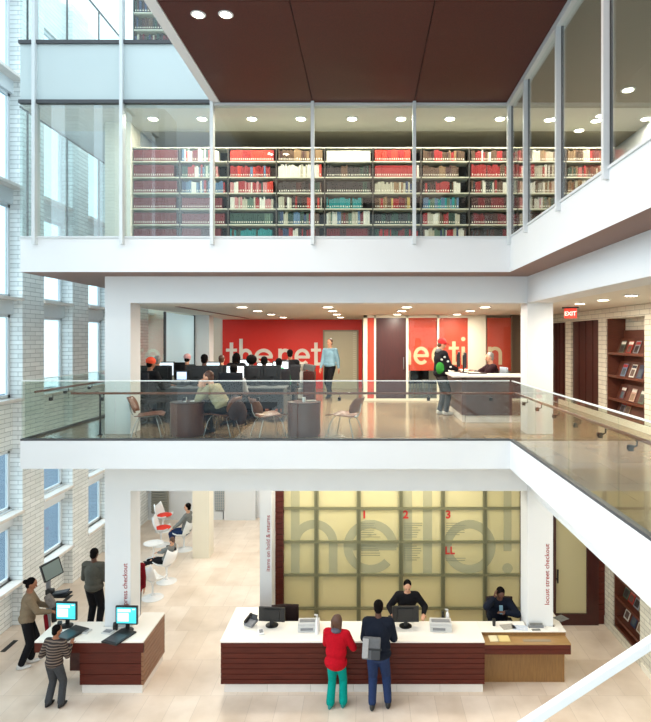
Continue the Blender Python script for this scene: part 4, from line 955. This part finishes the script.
pm = [mat('newsprint', (196, 192, 182), .9, noise=.6, nscale=40, rgb2=(110, 106, 102)), mat('blue_leaflet', (120, 150, 186), .8, noise=.4, nscale=18, rgb2=(232, 232, 232)), paper, mat('grey_leaflet', (150, 152, 150), .8, noise=.6, nscale=24, rgb2=(80, 84, 84))]
for (px, D, w, d_, rt, mi, z, lb) in ((508, 10.92, .26, .20, 12, 0, DT, 'folded newspaper on the desk in front of the guard'), (520, 10.88, .28, .20, -8, 1, DT, 'blue and white leaflet right of the newspaper on the desk'),
      (538, 10.86, .30, .16, 4, 2, DT, 'white sheet on the desk in front of the right column'), (536, 10.80+.0, .16, .07, 4, 3, DT+.004, 'small grey leaflet lying on the white sheet near the column'),
      (552, 10.85, .22, .15, -15, 2, DT, 'white sheet at the right front corner of the desk'), (561, 11.25, .24, .2, 30, 3, DT, 'grey leaflet behind the column at the right desk edge')):
    m = MB(); m.box(-w/2, w/2, -d_/2, d_/2, .0, .004); o = m.build('leaflet', pm[mi], None, False, (X(px, D), D, z)); o.rotation_euler.z = R(rt); tag(o, lb, 'paper')
t = onc('leaflet_tray', 'small dark tray of leaflets against the foot of the right column', 'tray', 536, 10.885+.0, DT, 0)
m = MB(); m.box(-.14, .14, -.02, .02, 0, .05, 0, .004); m.build('tray_body', midgrey, t); m = MB(); m.box(-.12, .12, -.012, .012, .05, .085); m.build('leaflets', pm[3], t)
for (px, w, lb, mt) in ((494, .17, 'cream card tray on the lower shelf of the oak desk', mat('cream_card', (226, 214, 176), .7)), (503.5, .22, 'yellow tinted folder on the lower shelf of the oak desk', mat('yellow_folder', (222, 200, 136), .7))):
    m = MB(); m.box(-w/2, w/2, -.10, .10, 0, .02, 0, .004); o = m.build('folder', mt, None, False, (X(px, 10.6), 10.62, .866)); tag(o, lb, 'folder')
m = MB(); m.box(-.25, .25, -.04, .04, 0, .006); o = m.build('desk_mat', mat('grey_mat', (150, 134, 110), .5), None, False, (X(537, 10.55), 10.56, .866)); tag(o, 'thin grey strip mat on the lower oak shelf', 'mat')
# office chairs behind the desk
def office_chair(label, x, y, rot):
    t = thing('office_chair', label, 'chair', (x, y, 0), R(rot))
    m = MB(); m.box(-.25, .25, -.24, .24, .46, .55, 0, .03); m.build('seat', blackc, t)
    m = MB(); m.sheet([[(-.27+.09*i, -.26+.03*abs(i-3)/3*1.5, z) for i in range(7)] for z in (.60, .72, .82, .92, .98)], .05); m.build('backrest', fabric('brown_black_mesh', (58, 44, 42)), t, True)
    m = MB(); m.cyl((0, 0, .08), .03, .38); m.box(-.03, .03, -.30, -.24, .42, .7, 0, .005); m.box(-.03, .03, -.28, -.1, .42, .46); m.build('stem', blackm, t)
    for q in range(5):
        m = MB(); a = 2*PI*q/5; m.cap((0, 0, .09), (.28*math.cos(a), .28*math.sin(a), .06), .022, .016, 8); m.ell((.28*math.cos(a), .28*math.sin(a), .03), .028, .028, .03); m.build('caster_leg', blackm, t)
    return t
office_chair('dark brown mesh office chair behind the left end of the long counter', X(285, 11.6), 11.5, 184)
office_chair('office chair the security guard sits on', X(501, 11.95), 11.88, 180)

# ================================================================== MEZZANINE FURNITURE
# reference desk
t = thing('reference_desk', 'dark reference desk with pale top and white plinth on the mezzanine by the right column', 'desk', (2.9, 13.0, M)); O = t.location
m = MB(); m.prism([(1.83, 12.3), (3.9, 12.3), (3.9, 13.05), (2.62, 13.05), (2.62, 14.9), (1.83, 14.9)], M+.97, M+1.01); L(m).build('countertop', corian, t)
dm = mat('dark_purple_laminate', (88, 66, 64), .4, noise=.2, nscale=3)
m = MB(); m.box(2.14, 3.8, 12.42, 12.46, M+.15, M+.97); m.box(2.05, 2.09, 12.5, 14.85, M+.15, M+.97); m.prism([(2.05, 12.5), (2.14, 12.42), (2.17, 12.46), (2.09, 12.53)], M+.15, M+.97); L(m).build('front_panel', dm, t)
m = MB(); m.box(2.13, 3.8, 12.45, 12.5, M, M+.15); m.box(2.07, 2.12, 12.5, 14.83, M, M+.15); L(m).build('plinth', marble, t)
monitor('black monitor at the reference desk seen from the side, nearer the patron', X(459, 13.75), 13.75, M+1.01, R(82), .40, .34, None, 'reference desk monitors')
monitor('black monitor at the reference desk seen from the side, right of its twin', X(465, 13.2), 13.2, M+1.01, R(84), .40, .34, None, 'reference desk monitors')
t = thing('keyboard', 'dark keyboard on the reference desk between the monitors and librarian', 'keyboard', (X(472, 13.6)-.02, 13.35-.5, M+1.01)); m = MB(); m.box(-.2, .2, -.07, .07, 0, .02, 0, .005); m.build('keys', black, t)
def oc2(label, x, y, rot, m_):
    t = thing('task_chair', label, 'chair', (x, y, M), R(rot))
    m = MB(); m.box(-.24, .24, -.22, .24, .48, .56, 0, .03); m.build('seat', m_, t)
    m = MB(); m.sheet([[(-.24+.08*i, -.24+.05*abs(i-3)/3, z) for i in range(7)] for z in (.62, .75, .9, 1.02, 1.10)], .05); m.build('backrest', m_, t, True)
    m = MB(); m.cyl((0, 0, .06), .03, .42); m.box(-.03, .03, -.27, -.1, .46, .5); m.box(-.03, .03, -.29, -.25, .46, .7); m.build('stem', blackm, t)
    for q in range(5):
        m = MB(); a = 2*PI*q/5; m.cap((0, 0, .07), (.26*math.cos(a), .26*math.sin(a), .05), .022, .016, 8); m.ell((.26*math.cos(a), .26*math.sin(a), .028), .026, .026, .028); m.build('caster_leg', blackm, t)
    return t
oc2('pale blue grey task chair of the librarian at the reference desk', X(494, 13.95)+.05, 13.95, 95, fabric('pale_blue_fabric', (170, 184, 196)))
# computer tables
def ctable(label, x0, x1, y0, y1, h=.74):
    t = thing('computer_table', label, 'table', ((x0+x1)/2, (y0+y1)/2, M), 0, 'computer tables of the mezzanine'); w = (x1-x0)/2; d_ = (y1-y0)/2
    m = MB(); m.box(-w, w, -d_, d_, h-.03, h, 0, .005); m.build('tabletop', mat('grey_tabletop', (110, 112, 114), .4), t)
    m = MB(); m.box(-w+.05, w-.05, -.01, .01, .25, h-.03); m.build('modesty_panel', mat('slate_panel', (62, 64, 70), .5), t)
    for sx in (-1, 1):
        m = MB(); m.box(sx*(w-.05)-.02, sx*(w-.05)+.02, -d_+.03, d_-.03, 0, h-.03); m.build('leg_panel', darkgrey, t)
ctable('long grey computer table nearest the front glass', X(140, 12.8), X(287, 12.8), 12.45, 13.1)
ctable('long grey computer table in the middle of the computer rows', X(146, 14.4), X(290, 14.4), 14.05, 14.8)
ctable('grey computer table farthest from the front glass', X(178, 16.2), X(298, 16.2), 15.85, 16.5)
G = 'monitors on the mezzanine tables'; tz = M+.74
monitor('bright monitor showing a dark picture at the left of the computer rows', X(166, 14.3), 14.3, tz, 0, .42, .36, (wscr, navys, [(.25, .75, .25, .8)]), G)
monitor('small bright monitor low among the black monitors', X(182, 12.85), 12.85, tz-.0, 0, .26, .22, (mat('pale_screen', (190, 210, 236), .3, emit=.9), bscr, [(.1, .9, .5, .9)]), G)
monitor('white lit monitor behind the user in the black jacket', X(212, 14.3), 14.3, tz, 0, .42, .36, (wscr, bscr, [(.1, .9, .6, .9)]), G)
monitor('white lit monitor directly behind the white hooded user', X(235.5, 12.85), 12.85, tz, 0, .42, .34, (wscr, navys, [(.06, .5, .9, .95), (.75, .95, .15, .3)]), G)
monitor('white lit monitor at the farthest table below the h', X(242, 16.1), 16.1, tz, 0, .42, .36, (wscr, bscr, [(.1, .9, .1, .4)]), G)
monitor('white lit monitor between the cream sweater and the big haired user', X(265, 14.3), 14.3, tz, R(5), .40, .34, (wscr, bscr, [(.1, .9, .1, .4)]), G)
monitor('lit monitor with green content at the right end of the rows', X(281, 14.3), 14.3, tz, 0, .40, .38, (wscr, mat('green_content', (60, 170, 110), .3, emit=.6), [(.1, .7, .1, .6)]), G)
for px, D, w, lb in ((145, 12.9, .46, 'black monitor back at the far left of the near table'), (197, 12.9, .50, 'black monitor back between the small bright screen and the reader'), (163, 12.95, .40, 'black monitor back left of the small bright screen'), (176, 14.6, .46, 'black monitor back beside the picture monitor'), (214, 12.95, .36, 'black monitor back left of the hooded user'), (255, 12.95, .42, 'black monitor back right of the hooded user'), (272, 12.95, .40, 'black monitor back at the right end of the near table')):
    monitor(lb, X(px, D), D, tz, R(180), w, .33, None, 'black monitor backs on the mezzanine')
cg = fabric('charcoal_seat', (46, 48, 54))
for px, D, rt, lb in ((148, 11.98, -30, 'task chair under the orange capped user'), (157, 13.45, 10, 'task chair under the grey haired user'), (233, 12.0, 0, 'task chair under the white hooded user'), (203.5, 13.42, -5, 'task chair under the user with the grey collar'), (251, 13.42, 0, 'task chair under the big haired user'), (264, 13.52, 5, 'task chair under the user in the cream sweater'), (279, 13.48, 10, 'task chair under the user in green'), (221, 15.2, 0, 'task chair under the reddish haired user'), (236, 15.3, 0, 'task chair under the user in black at the farthest table'), (290, 15.5, 10, 'task chair beside the copier'), (186.5, 15.2, 0, 'task chair under the user in the knit cap')):
    oc2(lb, X(px, D), D, rt, cg)
t = thing('photocopier', 'pale grey photocopier standing right of the computer rows', 'photocopier', (X(296, 17.4), 17.4, M))
m = MB(); m.box(-.27, .27, -.28, .28, .02, .85, 0, .02); m.build('body', lightgrey, t); m = MB(); m.box(-.29, .29, -.3, .3, .86, 1.06, 0, .02); m.build('scanner_lid', mat('warm_grey_plastic', (176, 170, 158), .5), t)
m = MB(); m.box(-.24, .24, -.29, -.275, .15, .30); m.box(-.24, .24, -.29, -.275, .34, .49); m.build('paper_drawer', midgrey, t); m = MB(); m.cbox((.05, -.31, .98), .26, .03, .10, 0, .006); m.build('control_panel', darkgrey, t)
t = thing('print_station', 'dark wood cabinet with a black printer on top right of the photocopier', 'cabinet', (X(309.5, 17.2), 17.2, M))
m = MB(); m.box(-.17, .17, -.2, .2, 0, .82, 0, .01); m.build('body', darkwood, t); m = MB(); m.box(-.15, .15, -.215, -.2, .06, .76, 0, .004); m.build('door', darkwood, t); m = MB(); m.cbox((0, 0, .93), .34, .36, .18, 0, .03, (0, .2, 0)); m.build('printer', mat('grey_black_plastic', (78, 82, 84), .4), t)
# drum tables
def drum(label, x, y):
    t = thing('drum_table', label, 'table', (x, y, M), 0, 'round drum tables by the balustrade')
    m = MB(); m.lathe([(.275, .0), (.275, .03), (.305, .03), (.305, .58), (.30, .60)], (0, 0, 0), 40); m.build('drum_body', drumw, t, 'auto')
    m = MB(); m.lathe([(.31, .60), (.31, .62)], (0, 0, 0), 40); m.build('tabletop', mat('dark_walnut_top', (70, 42, 34), .3), t, 'auto'); return t
drum('round walnut drum table left of the hunched reader', X(187, 10.8), 10.82); drum('round walnut drum table between the two empty plywood chairs', X(304, 10.8), 10.82)
def cup(label, px, D, s=1):
    t = thing('paper_cup', label, 'cup', (X(px, D), D, M+.62)); m = MB(); m.lathe([(.028, 0), (.036, .08)], (0, 0, 0), 16); m.build('cup_body', whiteplastic, t, 'auto'); m = MB(); m.lathe([(.037, .08), (.037, .088)], (0, 0, 0), 16); m.build('lid', lightgrey, t)
cup('white cup on the drum table beside the reader', 185, 10.75); cup('white cup on the right drum table', 304, 10.75)
m = MB(); m.box(-.09, .09, -.06, .06, 0, .015); o = m.build('booklet', paper, None, False, (X(195, 10.8), 10.85, M+.62)); tag(o, 'white booklet on the drum table beside the reader', 'book')
m = MB(); m.box(-.10, .10, -.07, .07, 0, .015); o = m.build('booklet', pm[0], None, False, (X(310, 10.85), 10.9, M+.62)); tag(o, 'printed booklet on the right drum table', 'book')
# moulded plywood lounge chairs
def plychair():
    t = thing('plywood_chair', '', 'chair')
    g = []
    for y, z, w in ((.28, .36, .26), (.20, .385, .28), (.05, .375, .28), (-.10, .355, .27), (-.20, .35, .24)):
        g.append([(w*s, y, z+.03*abs(s)**2) for s in (-1, -.66, -.33, 0, .33, .66, 1)])
    m = MB(); m.sheet(g, .012); m.build('seat', ply, t, True)
    g = []
    for z, y, w in ((.44, -.25, .20), (.50, -.27, .27), (.58, -.30, .29), (.66, -.34, .27), (.71, -.37, .20)):
        g.append([(w*s, y+.07*abs(s)**2, z) for s in (-1, -.66, -.33, 0, .33, .66, 1)])
    m = MB(); m.sheet(g, .012); m.build('backrest', ply, t, True)
    for s in (-1, 1):
        m = MB(); m.tube([(s*.23, .26, 0), (s*.20, .20, .25), (s*.15, .16, .34), (0, .15, .36)], .009, 8); m.build('leg', steel, t)
        m = MB(); m.tube([(s*.23, -.26, 0), (s*.20, -.19, .24), (s*.15, -.15, .32), (0, -.14, .34)], .009, 8); m.build('leg', steel, t)
    m = MB(); m.tube([(0, .15, .36), (0, -.14, .34), (0, -.25, .36), (0, -.30, .45), (0, -.325, .60)], .011, 8); m.build('spine', steel, t)
    return t
pc = plychair(); G = 'moulded plywood chairs behind the front balustrade'
pc.location = (X(147, 10.75), 10.8, M); pc.rotation_euler.z = R(-78); pc['label'] = 'moulded plywood lounge chair beside the left column, facing right'; pc['group'] = G
clone(pc, (X(222, 10.9), 10.92, M), R(80), 'moulded plywood chair the hunched reader sits on')
clone(pc, (X(268, 10.75), 10.78, M), R(-60), 'moulded plywood chair between the reader and the right drum table')
clone(pc, (X(345, 10.8), 10.8, M), R(68), 'moulded plywood lounge chair right of the right drum table, facing left')
# dark chairs in the glazed meeting room
def dchair(label, x, y, rot):
    t = thing('meeting_chair', label, 'chair', (x, y, M), R(rot), 'chairs in the glazed meeting room')
    m = MB(); m.box(-.22, .22, -.22, .22, .42, .47, 0, .015); m.build('seat', cg, t); m = MB(); m.box(-.21, .21, -.25, -.21, .52, .86, 0, .015); m.build('backrest', cg, t)
    for sx in (-1, 1):
        for sy in (-1, 1):
            m = MB(); m.cyl((sx*.2, sy*.2-.0, 0), .012, .52 if sy < 0 else .42, 8); m.build('leg', steel, t)
for i, (px, D, r_) in enumerate(((412, 17.9, 30), (424, 18.3, -20), (433, 17.8, 60), (450, 18.2, 0))): dchair('dark meeting chair behind the red glass, %s from the left' % ordn[i], X(px, D), D, r_)
t = thing('meeting_table', 'pale meeting table behind the red glass', 'table', (X(430, 19.2), 19.2, M)); m = MB(); m.box(-1.2, 1.2, -.4, .4, .70, .74, 0, .01); m.build('tabletop', corian, t)
for sx in (-1, 1): m = MB(); m.box(sx*1.0-.03, sx*1.0+.03, -.3, .3, 0, .70); m.build('leg', darkgrey, t)

# ================================================================== BOOKS
bc = {'R': (112, 26, 32), 'r': (158, 32, 34), 'O': (206, 58, 40), 'W': (226, 222, 208), 'w': (186, 180, 158), 'B': (40, 62, 98), 'b': (88, 120, 150), 'G': (34, 66, 54), 'g': (92, 116, 98), 'T': (30, 140, 142),
      'K': (34, 32, 32), 'N': (92, 66, 46), 'n': (136, 106, 72), 'D': (64, 30, 26), 'Y': (196, 168, 92), 'P': (196, 130, 128)}
cn = {'R': 'dark red', 'r': 'red', 'O': 'orange red', 'W': 'white', 'w': 'cream', 'B': 'dark blue', 'b': 'grey blue', 'G': 'dark green', 'g': 'grey green', 'T': 'teal', 'K': 'black', 'N': 'brown', 'n': 'light brown', 'D': 'dark brown', 'Y': 'yellow', 'P': 'pink'}
def bookmb(m, x0, x1, y0, y1, z0, z1, mi, ml, mp):
    xm = (x0+x1)/2; w = x1-x0; yb = y0+min(.006, w*.3)
    vs = [(x0, yb), (xm-w*.22, y0), (xm+w*.22, y0), (x1, yb)]
    zl0 = z0+.028 if z1-z0 < .9 else z0+.12*(z1-z0); zl1 = z0+.055 if z1-z0 < .9 else z0+.27*(z1-z0)
    o = len(m.v)
    for z in (z0, zl0, zl1, z1): m.v += [(x, y, z) for x, y in vs]
    for j in range(3):
        for k in range(3): a = o+j*4+k; m.f.append((a, a+1, a+5, a+4)); m.mi.append(ml if j == 1 and k == 1 else mi)
    q = len(m.v); m.v += [(x0, y1, z0), (x1, y1, z0), (x0, y1, z1), (x1, y1, z1)]
    m.f += [(o, o+4, o+8, o+12, q+2, q), (o+3, q+1, q+3, o+15, o+11, o+7), (q, q+2, q+3, q+1), (o+12, o+13, o+14, o+15, q+3, q+2), (o, q, q+1, o+3, o+2, o+1)]; m.mi += [mi, mi, mp, mp, mi]
bmat = {k: mat('book_cover_'+cn[k].replace(' ', '_'), v, .6, noise=.25, nscale=9) for k, v in bc.items()}; label_m = mat('spine_label', (232, 226, 208), .8)
bmesh_ = {}
for k in bc:
    m = MB(); bookmb(m, 0, 1, 0, 1, 0, 1, 0, 1, 2); bmesh_[k] = m.mesh('book', [bmat[k], label_m, pages])
pal = [['RRRRRRRR']*6,
 ['WWRWGOWbR', 'GrWbgPWG', 'BbWBKbWbr', 'RRRRRRr', 'RRRRRR', 'RRDRR'],
 ['OOrOOOr', 'rrrrOrrrb', 'PWrPWrGPOb', 'WPwgrWPw', 'GGGGGgG', 'NGTTTTTT'],
 ['NNnNDn', 'WWWWwWWO', 'KKKDKKGN', 'wWKrDOKw', 'BwGbGgrNB', 'RBrWKRrDw'],
 ['WWWWWWWW', 'KKKNKKGKD', 'KKKKKKGK', 'TTTTGTTTB', 'wWbNgwRWb', 'RRDRRRD'],
 ['OOrOrOrr', 'rrrrrrrrW', 'wwwnwwBB', 'NnNrRYNn', 'KGKGKGNK', 'GrrGRGDr'],
 ['NDrNnND', 'NNNnDNNN', 'KDrrrKWGN', 'bgTbgTgb', 'rwWNrGwPn', 'WwgBrwWN'],
 ['NrWwNrDWW', 'rrrrrNnD', 'NrWKGNWKD', 'DRDRRDR', 'DRDDRNR', 'DKDKRD'],
 ['PNWnwNr', 'rrwWNn', 'wWNnww', 'PwWnNw', 'wNDnNw', 'NDKNDD'],
 ['nNwDNr', 'GrNwn', 'nwWwgN', 'rGNwn', 'wNDnN', 'NDKND']]
xb0 = X(131.5, 11.0); pitch = .911; random.seed(11); zs = [U+.10+.298*i for i in range(6)][::-1]; YB0 = 11.0
cand = []
rown = ['top', 'second', 'third', 'fourth', 'fifth', 'bottom']
def bookcase(label, x, y, z, w, zsh, top, group, depth=.30, uz=None):
    t = thing('bookcase', label, 'bookcase', (x+w/2, y+depth/2, z), 0, group)
    for s in (-1, 1):
        m = MB(); m.box(s*w/2-.012 if s > 0 else -w/2, s*w/2 if s > 0 else -w/2+.012, -depth/2, depth/2, 0, top-z); m.build('upright', shelfmetal if (label.startswith('cream metal') and 'first' in label and s < 0) else mat('gap_shade_upright', (70, 64, 58), .6), t)  # shade of the gaps between bays put into the dark upright colour
    for q in zsh:
        m = MB(); m.box(-w/2+.0125, w/2-.0125, -depth/2, depth/2, q-z-.022, q-z); m.build('shelf', shelfmetal, t)
    m = MB(); m.box(-w/2, w/2, -depth/2, depth/2, top-z, top-z+.02); m.build('top_panel', shelfmetal, t)
    m = MB(); m.box(-w/2+.0125, w/2-.0125, depth/2-.008, depth/2, 0, top-z); m.build('back_panel', mat('dark_back_panel', (52, 46, 42), .7), t)
    return t
for b in range(10):
    x0 = xb0+b*pitch
    bookcase('cream metal bookcase behind the upper glass, %s from the left%s' % (ordn[b], ', filled with dark red volumes' if b == 0 else ''), x0, YB0, U, pitch-.002, zs, 9.93, 'bookcases of the upper stacks', .30)
    for r in range(6):
        x = x0+.035; seq = pal[b][r]; uniform = len(set(seq)) <= 2; n = 0; end = x0+pitch-(.035 if random.random() < .6 else random.uniform(.05, .2)); hbase = random.uniform(.20, .235)
        segi = 0
        while x < end-.02:
            w = random.uniform(.034, .044) if uniform else random.uniform(.018, .048)
            h = hbase*(random.uniform(.97, 1.0) if uniform else random.uniform(.82, 1.08)); h = min(h, .262)
            c_ = seq[min(int((x-x0)/pitch*len(seq)), len(seq)-1)]
            if not uniform and random.random() < .25: c_ = random.choice(seq)
            if x+w > end: break
            n += 1; cand.append((w*h, x, w, h, zs[r], c_, b, r, n)); x += w+.0012
cand.sort(key=lambda q: -q[0]*(0.35 if q[6] > 7 else (.6 if q[7] == 5 else 1)))
first_b = True
for (a, x, w, h, z, c_, b, r, n) in cand[:300]:
    o = bpy.data.objects.new('book', bmesh_[c_]); COL.objects.link(o); o.location = (x, YB0+.012, z+.0005); o.scale = (w, .17, h)
    o['label'] = '%s book, number %d from the left on the %s shelf, %s bookcase' % (cn[c_], n, rown[r], ordn[b]) ; o['category'] = 'book'; o['group'] = 'books in the upper stacks'
m = MB(); keys = list(bc); mm = [bmat[k] for k in keys]+[label_m, pages]
for (a, x, w, h, z, c_, b, r, n) in cand[300:]: bookmb(m, x, x+w, YB0+.012, YB0+.18, z+.0005, z+h, keys.index(c_), len(keys), len(keys)+1)
# top floor case
zt = [11.62+.33*i for i in range(7)]
bookcase('cream bookcase of dark books on the top floor at the edge of the timber soffit', X(133, 11.2), 11.2, 11.5, .9, zt, 14.0, None)
bookcase('bookcase on the top floor partly hidden by the timber soffit', X(133, 11.2)+.91, 11.2, 11.5, .9, zt, 14.0, None)
for k in range(2):
    for q in zt:
        x = X(133, 11.2)+.03+k*.91
        while x < X(133, 11.2)+.82+k*.91:
            w = random.uniform(.02, .05); h = random.uniform(.2, .27); bookmb(m, x, x+w, 11.212, 11.38, q+.0005, q+h, keys.index(random.choice('KDNGBwRKDN')), len(keys), len(keys)+1); x += w+.0015
tag(m.build('book_rows', mm), 'smaller remaining books filling the shelves of the upper stacks', 'books', 'books in the upper stacks', 'stuff')

# ================================================================== MAGAZINE DISPLAYS (right wall)
mcol = [(196, 60, 50), (120, 140, 170), (220, 210, 190), (90, 110, 90), (180, 150, 110), (60, 70, 100), (210, 170, 150), (150, 150, 156), (236, 232, 220), (110, 60, 60)]
mmesh = []
for i, c_ in enumerate(mcol):
    m = MB(); m.box(-.006, 0, -.11, .11, 0, .28); m.box(-.0075, -.006, -.10, .10, .20, .26, 1); m.box(-.0075, -.006, -.07, .08, .03, .17, 2)
    mmesh.append(m.mesh('magazine', [mat('cover_%s' % i, c_, .4, noise=.5, nscale=14), mat('masthead_%d' % (i % 3), [(230, 226, 214), (170, 40, 40), (40, 44, 60)][i % 3], .4), mat('photo_%d' % (i % 4), [(120, 96, 84), (90, 104, 112), (168, 140, 110), (70, 60, 58)][i % 4], .4, noise=.7, nscale=25)]))
mnames = ['red', 'pale blue', 'ivory', 'dull green', 'tan', 'navy', 'pale pink', 'grey', 'white', 'maroon']
def display(label, y0, y1, z0, z1, shelves, where, group, spots):
    t = thing('magazine_rack', label, 'magazine rack', (XW+.2, (y0+y1)/2, z0)); O = t.location
    m = MB(); m.box(XW+.02, XW+.41, y0+.01, y0+.04, z0, z1); m.box(XW+.02, XW+.41, y1-.04, y1-.01, z0, z1); L(m, O).build('side_panel', shelfw, t)
    m = MB(); m.box(XW+.38, XW+.41, y0+.04, y1-.04, z0, z1-.25); L(m, O).build('back_panel', shelfw, t)
    m = MB(); m.box(XW+.02, XW+.40, y0+.04, y1-.04, z0, z0+.04); L(m, O).build('base', shelfw, t)
    sl = R(18)
    for q in shelves:
        m = MB(); m.box(XW+.05, XW+.38, y0+.04, y1-.04, q-.03, q); m.box(XW+.03, XW+.05, y0+.04, y1-.04, q-.03, q+.025); T = Matrix.Translation((XW+.20, 0, q)) @ Matrix.Rotation(R(20), 4, 'Y'); m.box(0, .015, y0+.04, y1-.04, .0, .34, 0, 0, T)
        L(m, O).build('sloping_shelf', shelfw, t)
    nn = 0
    for r_, q in enumerate(shelves):
        for j, fy in enumerate(spots[r_]):
            ci = (nn*7+3) % 10; nn += 1
            o = bpy.data.objects.new('magazine', mmesh[ci]); COL.objects.link(o); o.location = (XW+.19, y1-(y1-y0)*fy, q+.004); o.rotation_euler = (0, R(20), 0)
            o['category'] = 'magazine'; o['group'] = group; o['label'] = '%s magazine, %s from the left on the %s shelf of the %s rack' % (mnames[ci], ordn[j], ['top', 'second', 'third', 'fourth', 'fifth'][r_], where)
display('reddish wood magazine rack set in the brick wall of the right gallery', 11.10, 12.87, 4.68, 6.77, [6.02, 5.53, 5.03, 4.72], 'gallery', 'magazines in the gallery rack', [[.17, .37, .55, .88], [.22, .45, .64, .86], [.18, .45, .68, .88], [.18, .32]])
display('reddish wood magazine rack set in the brick wall of the ground floor', 11.28, 12.5, .2, 2.3, [1.72, 1.28, .84, .40], 'ground floor', 'magazines in the ground floor rack', [[.12, .32, .52, .72, .9], [.14, .33, .53, .72, .9], [.12, .32, .52, .72, .9], [.15, .4, .62, .85]])

# ================================================================== finish: turn modifiers and lettering into plain meshes
bpy.context.view_layer.update(); dg = bpy.context.evaluated_depsgraph_get()
new = [(o, bpy.data.meshes.new_from_object(o.evaluated_get(dg))) for o in RM]
for o, me in new:
    m_ = o.data.materials[0]; o.modifiers.clear(); o.data = me; me.name = o.name
    if not me.materials: me.materials.append(m_)
    me.polygons.foreach_set('use_smooth', [True]*len(me.polygons))
for o in TX:
    me = bpy.data.meshes.new_from_object(o.evaluated_get(dg)); n = o.name; mw = o.matrix_basis.copy(); p = o.parent
    q = bpy.data.objects.new(n.split('.')[0], me); COL.objects.link(q); q.parent = p; q.matrix_basis = mw
    for k_ in ('label', 'category'):
        if k_ in o: q[k_] = o[k_]
    bpy.data.objects.remove(o)
